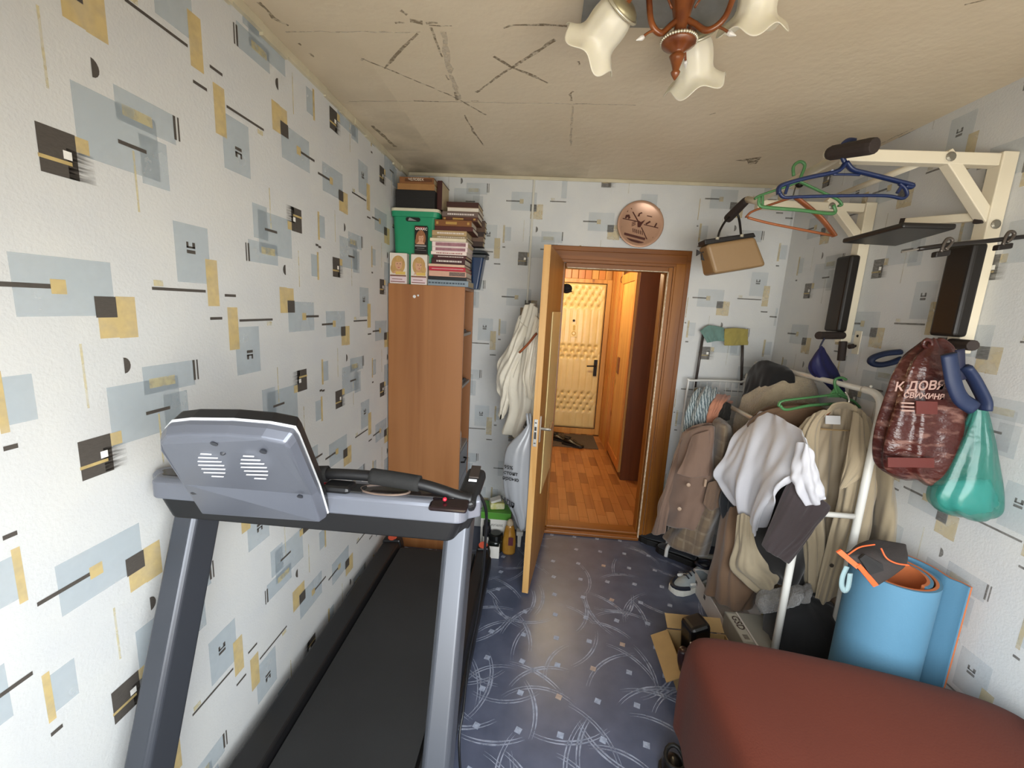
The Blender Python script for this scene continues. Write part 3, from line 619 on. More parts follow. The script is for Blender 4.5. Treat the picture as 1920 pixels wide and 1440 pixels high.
def on_panel(u, v, k=.0185):
    w = ray(u, v); p0 = cen+nrm*k; return EYE+w*((p0-EYE).dot(nrm)/w.dot(nrm))
for cu, cv in ((394, 872), (474, 876)):
    for i in range(7):
        hw = [10, 18, 22, 24, 22, 20, 11][i]; off = [-8, -4, -1, 2, 6, 8, 14][i]
        a, b = on_panel(cu+off-hw, cv-21+i*7), on_panel(cu+off+hw, cv-20+i*7)
        MB().beam(a, b, .0012, .0022, nrm).build('speaker_slot', white_l, pan)
for u, v in ((325, 834), (401, 833), (493, 848), (562, 932), (363, 926), (416, 853)):
    s_ = MB().lathe([(.0065 if u != 416 else .003, 0), (.005, -.004)], on_panel(u, v, .0195), 10, nrm).build('screw_recess', mat('recess', '#2b2d34', .4), pan)
# cable looping from the console to the floor
pts = [PY(845, 940, .93), PY(862, 928, .95), PY(880, 921, .96), PY(897, 926, .97), PY(911, 955, 1.0), PY(911, 1000, 1.06), PY(905, 1080, 1.13), PY(893, 1160, 1.2), PY(880, 1225, 1.23), PY(869, 1330, 1.18), PY(861, 1400, 1.12), Vector((-.135, 1.02, .02)), Vector((-.15, .8, .012))]
tag(MB().tube(cr(pts, 6), .0042, 7).build('power_cord', mat('cable_black', '#0e0e10', .4), smooth=True), 'thin black cord looping over the treadmill armrest down to the floor', 'cord')

# ================================================================ SHELF CABINET AND WHAT STANDS ON IT
cw = wood('cabinet_wood', '#8f5c34', '#a36e42', 'z', .42, 7); cwy = wood('cabinet_inside', '#5f371b', '#70441f', 'z', .5, 8); grey = mat('drawer_grey', '#8b8d93', .5); edge = mat('shelf_edge', '#a39a92', .5)
KX0, KX1, KY0, KY1, KZ = -.962, -.482, 2.62, 2.965, 1.772
cb = thing('shelf_cabinet', ((KX0+KX1)/2, (KY0+KY1)/2, 0), 'tall narrow brown shelf cabinet between treadmill and far wall', 'cabinet')
MB().box(KX0, KX1, KY0, KY0+.018, 0, KZ).build('side_panel', cw, cb, bevel=.001)
MB().box(KX0, KX1, KY1-.018, KY1, 0, KZ).build('side_panel', cw, cb, bevel=.001)
MB().box(KX0, KX0+.008, KY0+.018, KY1-.018, .03, KZ-.018).build('back_panel', cwy, cb)
MB().box(KX0, KX1-.001, KY0+.018, KY1-.018, KZ-.018, KZ).build('top_panel', cw, cb)
shz = [PX(873, v, KX1).z for v in (628, 722, 832)]
for z in shz+[.07]: MB().box(KX0+.008, KX1-.006, KY0+.018, KY1-.018, z-.009, z+.009).build('shelf', edge, cb)
z1 = shz[2]-.012; z0 = .085; n = 3
for i in range(n):
    a, b = z0+(z1-z0)*i/n+.003, z0+(z1-z0)*(i+1)/n-.003
    d = MB().box(KX1-.02, KX1-.003, KY0+.02, KY1-.02, a, b).build('drawer', grey, cb, bevel=.002)
    mb = MB(); zc_ = (a+b)/2+.03; yc = KY0+.12
    mb.tube([(KX1-.003, yc-.05, zc_), (KX1+.02, yc-.045, zc_), (KX1+.02, yc+.045, zc_), (KX1-.003, yc+.05, zc_)], .006, 6); mb.build('drawer_handle', blk, d)
mb = MB()
for u, v, r in ((777, 556, .010), (784, 554, .006)): mb.lathe([(r, 0), (r, .001)], PY(u, v, KY0-.0005), 8, (0, -1, 0))
mb.build('sticker', white_l, cb, label='two tiny white paint dots')
kb = PX(884, 871, KX1+.012); t = thing('door_knob', kb, 'round metal knob lying against the grey drawer front of the cabinet', 'knob'); mb = MB(); mb.lathe([(.002, -.006), (.02, 0), (.026, .012), (.016, .022), (.004, .026)], kb, 14, (.8, -.5, 0)); mb.build('knob', mat('chrome', '#b8b2a6', .2, 1), t, smooth=True)
bz = shz[2]+.009; bc = Vector((KX1-.035, 2.70, bz)); t = thing('lotion_bottle', bc, 'white plastic bottle standing in the open cabinet shelf', 'bottle'); wp = mat('white_plastic', '#d9d6d2', .4)
MB().lathe([(.02, 0), (.026, .006), (.027, .11), (.022, .135), (.012, .15), (.012, .158)], bc, 18).build('body', wp, t, smooth=True); MB().lathe([(.015, .155), (.014, .185)], bc, 14).build('cap', mat('cap_white', '#e6e4e0', .35), t)
MB().lathe([(.0272, .03), (.0274, .1)], bc, 18, cap=False).build('label_band', mat('label_grey', '#b9b2b0', .5, var=(60, .3)), t)
p = Vector((KX1-.05, 2.76, bz)); t = thing('cream_jar', p, 'small white jar behind the bottle in the cabinet', 'jar'); MB().lathe([(.02, 0), (.022, .03)], p, 14).build('body', wp, t); MB().lathe([(.023, .03), (.023, .045)], p, 14).build('lid', mat('gold_lid', '#8a713a', .4, .6), t)
for i, (zz, ys, hs, cc) in enumerate(((shz[1]+.009, (2.68, 2.73, 2.79, 2.84), (.03, .025, .03, .02), ('#2a2320', '#7a7066', '#1d1a1a', '#4b3a30')), (shz[0]+.009, (2.70, 2.78), (.03, .022), ('#6d4a2c', '#3a2a20')))):
    for j, (y, h_, c_) in enumerate(zip(ys, hs, cc)):
        tag(MB().box(KX1-.07-.01*j, KX1-.018, y, y+.04, zz, zz+h_).build('small_box', mat('sbox'+c_, c_, .5), bevel=.003), ('dark little box on the %s open shelf, %s from the near side' % (('lower', 'upper')[i], ('first', 'second', 'third', 'fourth')[j])), 'box', 'small boxes on the cabinet shelves')

# green basket with white rim
def pxz(u0, v0, u1, v1, y): a, b = PY(u0, v0, y), PY(u1, v1, y); return a.x, b.x, min(a.z, b.z), max(a.z, b.z)
GY = 2.665
gx0, gx1, _, gz1 = pxz(735, 392, 822, 394, GY); gx0 = max(gx0, XL+.012); gzb = KZ+.001
t = thing('storage_basket', ((gx0+gx1)/2, GY+.13, gzb), 'green plastic storage basket on top of the shelf cabinet', 'basket')
gm = mat('green_plastic', '#1f8a62', .42, var=(4, .1)); gr = mat('rim_white', '#cfc9b0', .5)
def rr(x0, x1, y0, y1, z, r=.03, n=5):
    P = []
    for cx, cy, s in ((x1-r, y0+r, -.5), (x1-r, y1-r, 0), (x0+r, y1-r, .5), (x0+r, y0+r, 1)):
        P += [Vector((cx+r*math.cos(PI*(s+.5*i/n)), cy+r*math.sin(PI*(s+.5*i/n)), z)) for i in range(n+1)]
    return P
bs = MB().rings([rr(gx0+.02, gx1-.03, GY+.012, 2.93, gzb), rr(gx0, gx1-.005, GY, 2.945, gz1-.012), rr(gx0+.006, gx1-.011, GY+.006, 2.939, gz1-.012), rr(gx0+.024, gx1-.034, GY+.016, 2.926, gzb+.006)], cap0=True, cap1=True).build('tub', gm, t, smooth=False)
MB().rings([rr(max(gx0-.012, XL+.004), gx1+.006, GY-.012, 2.955, gz1-.014), rr(max(gx0-.012, XL+.004), gx1+.006, GY-.012, 2.955, gz1+.004)]).build('lid', gr, t, bevel=.003)
MB().rings([rr(max(gx0-.006, XL+.006), gx1+.001, GY-.008, 2.952, gz1-.045), rr(max(gx0-.010, XL+.005), gx1+.005, GY-.011, 2.954, gz1-.014)]).build('rim', gm, t, bevel=.002)
a, b, c_, d_ = pxz(761, 407, 788, 416, GY); hb_ = MB(); P = rr(a, b, c_, d_, 0, .012); hb_.prism([(p.x, GY-.003+.006*(1-(p.y-gzb)/(gz1-gzb)), p.y) for p in P], (0, .004, 0)); hh_ = hb_.build('handle_slot', mat('slot_dark', '#141a16', .8), t)
MB().prism([(a+.015, GY-.0045, c_+.004), (a+.022, GY-.0045, d_-.004), (a+.028, GY-.0045, d_-.004), (b-.02, GY-.0045, c_+.004)], (0, .0012, 0)).build('paper_inside', mat('slot_paper', '#8c8f8c', .6), hh_)
# dark box and two books above
def bookbox(name, x0, x1, z0, z1, y0, y1, m_cover, m_pages, label, cat='book', group=None, spine_front=True, loose=0.0):
    t = thing(name, ((x0+x1)/2, (y0+y1)/2, z0), label, cat, group); th = min(.004, (z1-z0)*.16)
    mb = MB(); mb.box(x0, x1, y0, y1, z0, z0+th); mb.box(x0, x1, y0, y1, z1-th, z1)
    if spine_front: mb.box(x0, x1, y0-.001, y0+.004, z0, z1)
    mb.build('cover', m_cover, t, bevel=.0015)
    MB().box(x0+.003, x1-.003, y0+(.004 if spine_front else .002), y1-.003, z0+th, z1-th).build('pages', m_pages, t)
    return t
pages = mat('pages_cream', '#b9a888', .8, var=(120, .15), stretch=(1, 1, 20)); pagew = mat('pages_white', '#cfc6b8', .8, var=(120, .1), stretch=(1, 1, 20))
a, b, z0, z1 = pxz(741, 390, 815, 357, 2.67); z0 = gz1+.005
t = thing('dark_box', ((a+b)/2, 2.8, z0), 'matt black cardboard box on the lid of the green basket', 'box')
MB().box(a, b, 2.675, 2.94, z0, z1-.004).build('box_body', mat('black_card', '#131110', .7, bump=(50, .1)), t, bevel=.003); MB().box(a-.001, b+.001, 2.674, 2.941, z1-.05, z1).build('box_lid', MATS['black_card'], t, bevel=.003)
e0 = z1
_, _, _, e1 = pxz(744, 357, 815, 345.5, 2.68); _, _, _, e2 = pxz(744, 357, 815, 333, 2.68)
t = bookbox('boxed_book', a+.01, b-.004, e0+.001, e1, 2.68, 2.93, mat('tan_card', '#93693c', .6, var=(30, .15)), pages, 'tan boxed book lying on the black box', 'book')
t = bookbox('boxed_book', a+.02, b-.01, e1+.001, e2, 2.685, 2.93, mat('brown_card', '#7a4f2a', .55, var=(30, .2)), pages, 'brown book with a white title, topmost on the basket pile', 'book')
MB().box(a+.055, b-.02, 2.682, 2.684, e1+.012, e2-.009).build('title_panel', mat('title_brown', '#5c3517', .6), t)
text('ЧЕЛОВЕК', (e2-e1)*.55, (a+.075, 2.6815, e1+.017), (1, 0, 0), (0, 0, 1), mat('title_white', '#e8dfcb', .6), t)
# second book of the set, standing behind to the right of the box
u = PY(822, 345, 2.72); bookbox('boxed_book', b+.003, b+.034, e0-.10, e2-.005, 2.72, 2.92, mat('maroon_spine', '#3c1611', .5), pages, 'dark maroon book upright beside the black box', 'book')
u2 = PY(838, 372, 2.78); 

# hair dye boxes with portraits
skin = mat('print_skin', '#c99a7a', .6); hairb = mat('print_blonde', '#b08c56', .6, var=(90, .25), stretch=(1, 1, .3)); hairbr = mat('print_brown', '#8a5a38', .6, var=(90, .3), stretch=(1, 1, .3)); whitec = mat('carton_white', '#d9d0c6', .5); lips = mat('print_lips', '#a8504a', .6); eyem = mat('print_eye', '#4a3a30', .6); goldp = mat('print_gold', '#d2b25c', .5); lilac = mat('print_lilac', '#d8c3c8', .5); blackc = mat('carton_black', '#17110f', .4)
def ell(mb, cx, cz, rx, rz, y, m, n=18, z0=None):
    P = []
    for i in range(n):
        z = cz+rz*math.sin(2*PI*i/n); x = cx+rx*math.cos(2*PI*i/n)
        P.append((x, y, max(z, z0) if z0 is not None else z))
    mb.add(P, [tuple(range(n))], m)
def dye(u0, v0, u1, v1, y, carton, hair, label, dark=False, side=1):
    x0, x1, z0, z1 = pxz(u0, v1, u1, v0, y); z0 = KZ+.001 if not dark else z0; w, h = x1-x0, z1-z0
    t = thing('hair_dye_box', ((x0+x1)/2, y+.03, z0), label, 'box', 'hair dye boxes on the cabinet')
    MB().box(x0, x1, y, y+.055, z0, z1).build('carton', carton, t, bevel=.0015)
    mb = MB(); cx = x0+w*.5; zf = z0+h*(.62 if not dark else .55); zl = z0+h*(.33 if not dark else .34)
    e = lambda k: y-.0006-.0003*k
    ell(mb, cx, zf, w*.40, h*.30, e(0), 0, z0=zl); ell(mb, cx-side*w*.12, zf-h*.12, w*.33, h*.2, e(.5), 0, z0=zl)
    mb.quad((cx-w*.34, e(1), zl), (cx+w*.34, e(1), zl), (cx+w*.16, e(1), zl+h*.1), (cx-w*.16, e(1), zl+h*.1), 1)
    ell(mb, cx+side*w*.03, zf+h*.01, w*.20, h*.17, e(2), 1); ell(mb, cx-side*w*.02, zf+h*.16, w*.24, h*.075, e(3), 0)
    ell(mb, cx-w*.05, zf+h*.03, w*.035, h*.012, e(3), 3); ell(mb, cx+w*.12, zf+h*.03, w*.035, h*.012, e(3), 3); ell(mb, cx+w*.035, zf-h*.09, w*.06, h*.013, e(3), 2); ell(mb, cx+w*.045, zf-h*.03, w*.02, h*.025, e(3), 0)
    mb.build('portrait', [hair, skin, lips, eyem], t)
    mb = MB(); 
    if not dark:
        mb.quad((x0+w*.35, e(4), z0+h*.30), (x0+w*.92, e(4), z0+h*.30), (x0+w*.92, e(4), z0+h*.40), (x0+w*.35, e(4), z0+h*.40), 0)
        mb.quad((x0+w*.03, e(4), z0+h*.24), (x0+w*.97, e(4), z0+h*.24), (x0+w*.97, e(4), z0+h*.285), (x0+w*.03, e(4), z0+h*.285), 1)
        mb.quad((x0+w*.03, e(4), z0+h*.03), (x0+w*.97, e(4), z0+h*.03), (x0+w*.97, e(4), z0+h*.235), (x0+w*.03, e(4), z0+h*.235), 2)
        mb.quad((x0+w*.06, e(5), z0+h*.05), (x0+w*.9, e(5), z0+h*.05), (x0+w*.9, e(5), z0+h*.075), (x0+w*.06, e(5), z0+h*.075), 1)
        mb.quad((x0+w*.15, e(5), z0+h*.14), (x0+w*.75, e(5), z0+h*.14), (x0+w*.75, e(5), z0+h*.16), (x0+w*.15, e(5), z0+h*.16), 1)
    else:
        for a_, b_, c_, d_ in ((.05, .95, .25, .31), (.2, .8, .19, .205), (.05, .95, .12, .13)):
            mb.quad((x0+w*a_, e(4), z0+h*c_), (x0+w*b_, e(4), z0+h*c_), (x0+w*b_, e(4), z0+h*d_), (x0+w*a_, e(4), z0+h*d_), 3)
    mb.build('printed_bands', [goldp, mat('print_brownline', '#7a4a3a', .6), lilac, mat('print_greyband', '#8c8684', .6)], t)
    if dark:
        MB().box(x0+w*.04, x0+w*.8, y-.0012, y-.0002, z0+h*.865, z0+h*.965).build('logo_patch', mat('logo_red', '#8a2420', .5), t)
        text('OVAXC', h*.13, (x0+w*.06, y-.0016, z0+h*.845), (1, 0, 0), (0, 0, 1), mat('logo_white', '#e9e4e0', .5), t, bold=.0006)
    return t
dye(730.5, 475, 763, 528, 2.625, whitec, hairb, 'white hair dye box with a blonde portrait, nearest the left wall')
dye(770, 478, 801, 531, 2.623, whitec, hairb, 'white hair dye box with a blonde portrait, beside the book pile', side=-1)
# dark box stands on a low carton hidden behind the two white ones
x0, x1, z0, z1 = pxz(777, 475, 801, 424, 2.64)
dye(777, 424, 801, 475, 2.642, blackc, hairbr, 'black hair dye box with a red logo, before the green basket', dark=True)
tag(MB().box(x0-.02, x1+.004, 2.69-.047, 2.69-.002, KZ+.001, z0-.001).build('low_carton', mat('carton_plain', '#7a6a58', .7), bevel=.002), 'plain low carton carrying the black hair dye box', 'box')

# books: px box on the spine, colour, cover words
BK = [(802, 878, 525.5, 535.5, '#7d8b96', 2.63, 'grey blue book at the very bottom of the pile', 0), (803, 875, 519, 525.5, '#15171c', 2.632, 'thin black book, second from the pile bottom', 0),
      (804, 875, 508.5, 519, '#c59a86', 2.633, 'salmon book with a dark photo on its spine', 3), (804, 872, 500.5, 508.5, '#ad2136', 2.636, 'bright red book in the lower pile', 0), (803, 872, 495.5, 500.5, '#cfae95', 2.632, 'pale pink thin book above the bright red one', 0),
      (809, 873, 484.5, 495.5, '#3a0d12', 2.636, 'thick maroon book with white title in the lower pile', 1), (812, 873, 478.5, 484.5, '#4a2122', 2.64, 'thin dark maroon book under the white ones', 1),
      (808, 876, 472, 478.5, '#e3d3cb', 2.632, 'white book with red title, lowest of three white', 2), (810, 877, 463.5, 472, '#ddcbc9', 2.634, 'white book with a mauve picture band, middle of three', 4), (810, 877.5, 453.5, 463.5, '#dccbc6', 2.636, 'white book with a mauve picture band, upper of three', 4),
      (806, 875, 447, 453.5, '#d5c9b0', 2.63, 'cream thin book above the white books', 0), (810, 876, 442.5, 447, '#8c7a58', 2.64, 'olive thin book under the tan one', 1), (810, 876, 432.5, 442.5, '#a78d65', 2.64, 'tan book in the middle of the pile', 1),
      (815, 886, 424.5, 432.5, '#48160f', 2.645, 'maroon book under the brown gilt one', 0), (815, 884, 412.5, 424.5, '#784a22', 2.65, 'brown gilt book in the upper pile', 5), (829, 896, 406.5, 412.5, '#4e2718', 2.68, 'reddish brown thin book in the upper pile', 5),
      (829, 896, 397, 406.5, '#66564f', 2.69, 'grey brown book near the pile top', 1), (838, 898, 388.5, 397, '#7a5f48', 2.70, 'book showing cream pages, second from the top', 9), (837, 898, 379, 388.5, '#38170f', 2.70, 'dark maroon book on the pile top', 0)]
inkw = mat('spine_white', '#d9cfc8', .6); inkb = mat('spine_red', '#8a3a3a', .6); inkm = mat('spine_mauve', '#8a6068', .6, var=(50, .5)); inkg = mat('spine_gold', '#b08a45', .5)
zb = KZ+.0005; rb = random.Random(5)
for i, (u0, u1, v0, v1, c_, y, lab, deco) in enumerate(BK):
    x0, x1, _, z1 = pxz(u0, v1, u1, v0, y); z1 = PY((u0+u1)/2, v0, y).z; dz = z1-zb
    if i == 0: dz = z1-zb
    x1 += rb.uniform(-.004, .004)
    t = bookbox('book', x0, x1, zb, z1, y, min(y+.20+rb.uniform(0, .03), 2.955), mat('book'+c_, c_, .5, var=(25, .12)), pagew if i % 3 else pages, lab+' beside the green basket', 'book', 'books piled on the cabinet', spine_front=(deco != 9))
    w = x1-x0; zc_ = (zb+z1)/2; hh = z1-zb; e = y-.0022
    mb = MB()
    if deco in (1, 2):
        x = x0+w*.15
        while x < x1-w*.12:
            l = rb.uniform(.004, .012); mb.box(x, x+l, e, e+.001, zc_-hh*.14, zc_+hh*.14); x += l+.003
        mb.build('spine_print', inkw if deco == 1 else inkb, t)
    if deco == 3: mb.box(x0+w*.55, x1-w*.03, e, e+.001, zb+hh*.15, z1-hh*.15); mb.build('spine_photo', mat('spine_photo', '#5a4a44', .6, var=(140, 1.2)), t)
    if deco == 4: mb.box(x0+w*.10, x1-w*.06, e, e+.001, zb+hh*.18, z1-hh*.18); mb.build('spine_band', inkm, t)
    if deco == 5:
        mb.box(x0+w*.3, x0+w*.6, e, e+.001, zc_-hh*.2, zc_+hh*.2); mb.box(x0+w*.04, x0+w*.1, e, e+.001, zc_-hh*.2, zc_+hh*.2); mb.box(x1-w*.12, x1-w*.06, e, e+.001, zc_-hh*.2, zc_+hh*.2); mb.build('spine_print', inkg, t)
    if i == 3: mb.box(x0+w*.08, x1-w*.06, e, e+.001, zc_-.0012, zc_+.0012); mb.build('spine_print', inkw, t)
    if i == 0:
        x = x0+.005
        while x < x1-.02: l = rb.uniform(.008, .016); mb.box(x, x+l, e, e+.001, zc_-hh*.12, zc_+hh*.12); x += l+.005
        mb.build('spine_print', mat('spine_dark', '#34424e', .6), t)
    zb = z1+.0006
# folders / papers filling behind the pile, then the blue bin
rbx0, rbx1, rz0, rz1 = pxz(886, 545, 903, 470, 2.80)
for k, (c_, zz) in enumerate((('#2b2422', 2.06), ('#5b4a3c', 2.03), ('#2a1c18', 1.985), ('#57524a', 2.10), ('#6a4632', 2.13))): pass
t = thing('storage_bin', (rbx0+.05, 2.87, KZ), 'dark blue plastic bin with a grey lid behind the book pile', 'bin')
bb = mat('bin_blue', '#1f3557', .3, var=(4, .2)); bl = mat('bin_lid', '#3c4247', .4)
zt = PY(895, 478, 2.80).z
MB().rings([rr(rbx0-.02, rbx1-.02, 2.845, 2.955, KZ+.001, .015), rr(rbx0-.02, rbx1+.012, 2.84, 2.96, zt, .015)]).build('tub', bb, t, bevel=.002)
MB().rings([rr(rbx0-.022, rbx1+.03, 2.833, 2.966, zt-.012, .015), rr(rbx0-.022, rbx1+.03, 2.833, 2.966, zt+.008, .015)]).build('rim', bl, t, bevel=.003)
MB().rings([rr(rbx0-.022, rbx1+.035, 2.83, 2.968, zt+.016, .015), rr(rbx0-.02, rbx1+.02, 2.84, 2.96, zt+.034, .015)]).build('lid', bl, t, bevel=.003)
# two leaning stacks of old books seen behind the pile's right side
for k, (u0, u1, v0, v1, c_) in enumerate(((880, 905, 452, 461, '#3a2a24'), (882, 906, 443, 452, '#6b5444'), (884, 907, 434, 443, '#2e1f1a'), (888, 909, 424, 434, '#57402f'), (888, 909, 413, 424, '#4a3a30'))):
    x0, x1, z0, z1 = pxz(u0, v1, u1, v0, 2.86)
    bookbox('book', x0, x1, z0+.0005, z1-.0005, 2.875, 2.965, mat('bookr%d' % k, c_, .6), pages, ('old brown book on the blue bin, %s from its lid' % ('first', 'second', 'third', 'fourth', 'fifth')[k]), 'book', 'books on the blue bin')

# ================================================================ CABLE CHANNEL, SWITCH, PLATE
a, b = PY(1004, 337, D), PY(986, 578, D); xc = (a.x+b.x)/2
struct(MB().box(xc-.007, xc+.007, D-.011, D, b.z+.035, H-.022).build('trim_5', mat('channel_white', '#c5c3b8', .5), bevel=.002), 'thin white cable channel running up the far wall', 'trim')
b = PY(986, 588, D); t = thing('light_switch', b, 'small brown framed light switch on the far wall', 'switch'); MB().box(b.x-.04, b.x+.04, D-.012, D, b.z-.04, b.z+.04).build('frame', mat('switch_frame', '#7d6236', .45), t, bevel=.003); MB().box(b.x-.026, b.x+.026, D-.018, D-.012, b.z-.026, b.z+.026).build('rocker', mat('switch_rocker', '#a88d5a', .45), t, bevel=.002)
# embossed plate leaning on the door casing
pc = PY(1198, 440, D-.02); rim_b = OZ+CW+.001; Rp = .150; pc.z = rim_b+Rp-.020
cop = mat('plate_copper', '#b5917a', .35, .35, var=(6, .2)); cdk = mat('plate_relief_dark', '#4a1d10', .5)
t = thing('decorative_plate', (pc.x, D-.02, rim_b), 'round embossed copper plate with a standing figure, above the doorway', 'plate')
tilt = .10; pu = Vector((0, math.sin(tilt), math.cos(tilt))); pn = Vector((0, -math.cos(tilt), math.sin(tilt))); pr_ = Vector((1, 0, 0))
pc = Vector((pc.x, D-.024, rim_b+Rp))
MB().lathe([(.01, .001), (Rp*.78, .001), (Rp*.86, .010), (Rp*.97, .014), (Rp, .011), (Rp*.97, .006), (Rp*.84, -.003), (.01, -.006)], pc, 48, pn).build('dish', cop, t, smooth=True)
def pp(x, y, k=.003): return pc+pr_*(x*Rp)+pu*(y*Rp)+pn*k
def rel(polys, name):
    for po in polys: MB().prism([pp(x, y, .0005) for x, y in po], pn*.0035).build(name, cdk, t)
def ln(x0, y0, x1, y1, w): dx, dy = x1-x0, y1-y0; l = math.hypot(dx, dy); nx_, ny_ = -dy/l*w/2, dx/l*w/2; return [(x0+nx_, y0+ny_), (x1+nx_, y1+ny_), (x1-nx_, y1-ny_), (x0-nx_, y0-ny_)]
rel([[(-.12, .14), (-.2, .22), (.02, .10), (.02, -.12), (-.10, -.12), (-.12, .02)], [(.02, .10), (.2, .2), (.14, .10), (.06, -.02), (.02, -.12)], [(-.14, .34+.0), (-.10, .46), (.02, .52), (.06, .48), (-.04, .44), (-.06, .34)]], 'figure_relief')
rel([ln(-.36, .52, -.12, .16, .045), ln(.06, -.12, .34, -.62, .035), ln(-.86, .24, -.12, .12, .035), ln(.16, .0, .78, -.12, .03), ln(.24, .02, .42, .14, .07)], 'pole_relief')
rel([ln(-.66, -.42, .26, -.62, .10), ln(-.72, -.6, .2, -.80, .10), ln(-.82, -.58, .10, -.80, .03), ln(.26, .38, .48, .34, .03)], 'boat_relief')
rel([[(-.62, .52), (-.56, .74), (-.46, .76), (-.40, .62), (-.46, .66), (-.52, .7), (-.58, .5)], [(-.68, .24), (-.64, .38), (-.5, .4), (-.44, .26), (-.52, .20), (-.55, .3), (-.62, .24)], ln(-.82, .22, -.70, .5, .06), [(-.86, -.18), (-.78, -.12), (-.8, -.3), (-.68, -.44), (-.74, -.5), (-.86, -.34)], [(.36, -.72), (.52, -.66), (.6, -.5), (.62, -.68), (.5, -.78)], ln(.62, -.1, .7, .08, .06)], 'building_relief')
rel([ln(-.3+.08*i, -.18-.02*i, -.27+.08*i, -.34-.02*i, .03) for i in range(6)]+[ln(-.36, -.08+.07*i, -.2, .0+.06*i, .025) for i in range(3)], 'wave_relief')

# ================================================================ CHANDELIER
t = thing('chandelier', (.285, 1.25, H), 'brown ceiling chandelier with frosted white tulip shades', 'chandelier')
amber = mat('amber_glaze', '#5a2a10', .3, var=(22, .8), c2='#854a20', coat=.2); silver = mat('silver_trim', '#d8d2bd', .3, .7); frost = mat('frosted_glass', '#e6dfc6', .45, sss=.6, coat=.2, bump=(9, .1))
ax, ay = .285, 1.25; zt = PY(1265, 150, 1.25).z
ax = PY(1266, 140, 1.25).x
zf = lambda v: PY(1268, v, 1.25).z
MB().lathe([(.002, zt), (.010, zf(140)), (.012, zf(136)), (.008, zf(132)), (.016, zf(112)), (.020, zf(106)), (.012, zf(103)), (.016, zf(98)), (.030, zf(90)), (.042, zf(84)), (.043, zf(79)), (.018, zf(68)), (.015, zf(52)), (.018, zf(46)), (.024, zf(20)), (.034, zf(-10)), (.036, zf(-25)), (.02, zf(-40)), (.015, zf(-70)), (.012, H-.06)], (ax, ay, 0), 20).build('stem', amber, t, smooth=True)
MB().lathe([(.075, H-.001), (.07, H-.02), (.03, H-.05), (.01, H-.062)], (ax, ay, 0), 24).build('canopy', amber, t, smooth=True)
mb = MB(); zr = zf(78); n = 40
for i in range(n): mb.ball((ax+.0435*math.cos(2*PI*i/n), ay+.0435*math.sin(2*PI*i/n), zr), .0042, n=6, k=4)
o = mb.build('rope_ring', silver, t, smooth=True); o['kind'] = 'stuff'
def shade(c, axis, L, r0, r1, seed=0):   # c: collar centre, axis: where the mouth points
    axis = Vector(axis).normalized(); a = axis.orthogonal().normalized(); b = axis.cross(a); R = []; n = 36
    prof = [(0, .42), (.10, .62), (.25, .70), (.45, .74), (.62, .70), (.76, .74), (.88, .95), (.97, 1.22), (1.0, 1.32)]
    for s, k in prof:
        ring = []
        for j in range(n):
            q = 2*PI*j/n; ru = max(0, (s-.6)/.4); wv = math.cos(5*q+seed)*ru**1.5
            rad = r1*k*(1+.07*wv+.025*math.cos(10*q)*(1-ru))*(1 if s > 0 else 1); ring.append(c+axis*(L*(s+.10*wv))+(a*math.cos(q)+b*math.sin(q))*rad)
        R.append(ring)
    o = MB().rings(R, cap0=True, cap1=False).build('lamp_shade', frost, t, smooth=True); md = o.modifiers.new('s', 'SOLIDIFY'); md.thickness = .003; md = o.modifiers.new('u', 'SUBSURF'); md.levels = md.render_levels = 1
    MB().lathe([(r1*.45, -.012), (r1*.66, -.006), (r1*.74, .004), (r1*.70, .012), (r1*.5, .014)], c, 20, axis).build('shade_collar', mat('collar_metal', '#a29a7c', .4, .6), t, smooth=True)
    mb = MB(); mb.tube([c+axis*.006+(a*math.cos(2*PI*j/24)+b*math.sin(2*PI*j/24))*r1*.78 for j in range(24)], .004, 6, loop=True); mb.build('collar_ring', silver, t, smooth=True)
    MB().lathe([(.012, -.03), (.013, .0)], c, 12, axis).build('socket', amber, t)
    return c-axis*.028
def arm(p_end, y, low):
    s = Vector((ax, ay, zf(30))); d = Vector((p_end.x-ax, p_end.y-ay, 0)); L = d.length; d.normalize()
    pts = [s, s+d*L*.18+Vector((0, 0, -.025)), s+d*L*.38+Vector((0, 0, -low)), s+d*L*.58+Vector((0, 0, -low*.6)), s+d*L*.70+Vector((0, 0, .035)), s+d*L*.88+Vector((0, 0, .06)), p_end]
    MB().tube(cr(pts, 7), [.0075]*(7*6+1), 8).build('lamp_arm', amber, t, smooth=True)
    q = pts[2]; e = q+d*.05+Vector((0, 0, -.018)); MB().tube(cr([q, q+d*.025+Vector((0, 0, .0)), e], 5), .0032, 6).build('scroll', amber, t, smooth=True)
    MB().lathe([(.001, .022), (.006, .006), (.005, 0)], e-d*.003, 8, d+Vector((0, 0, -.55))).build('white_tip', wp, t)
    q2 = s+d*.03+Vector((0, 0, .01)); MB().tube(cr([q2, q2+d*.03+Vector((0, 0, .05)), q2+d*.01+Vector((0, 0, .1))], 5), .003, 6).build('scroll', amber, t, smooth=True)
c1 = PY(1168, 8, 1.22); m1 = PY(1108, 90, 1.29); arm(shade(c1, m1-c1, (m1-c1).length*1.05, .03, .066, 1.2), 0, .05)
c2 = PY(1301, 66, 1.42); m2 = PY(1303, 160, 1.49); arm(shade(c2, m2-c2, (m2-c2).length, .03, .068, 0), 0, .03)
c3 = PY(1436, -70, 1.18); m3 = PY(1410, 54, 1.24); arm(shade(c3, m3-c3, (m3-c3).length, .03, .062, 2.4), 0, .05)
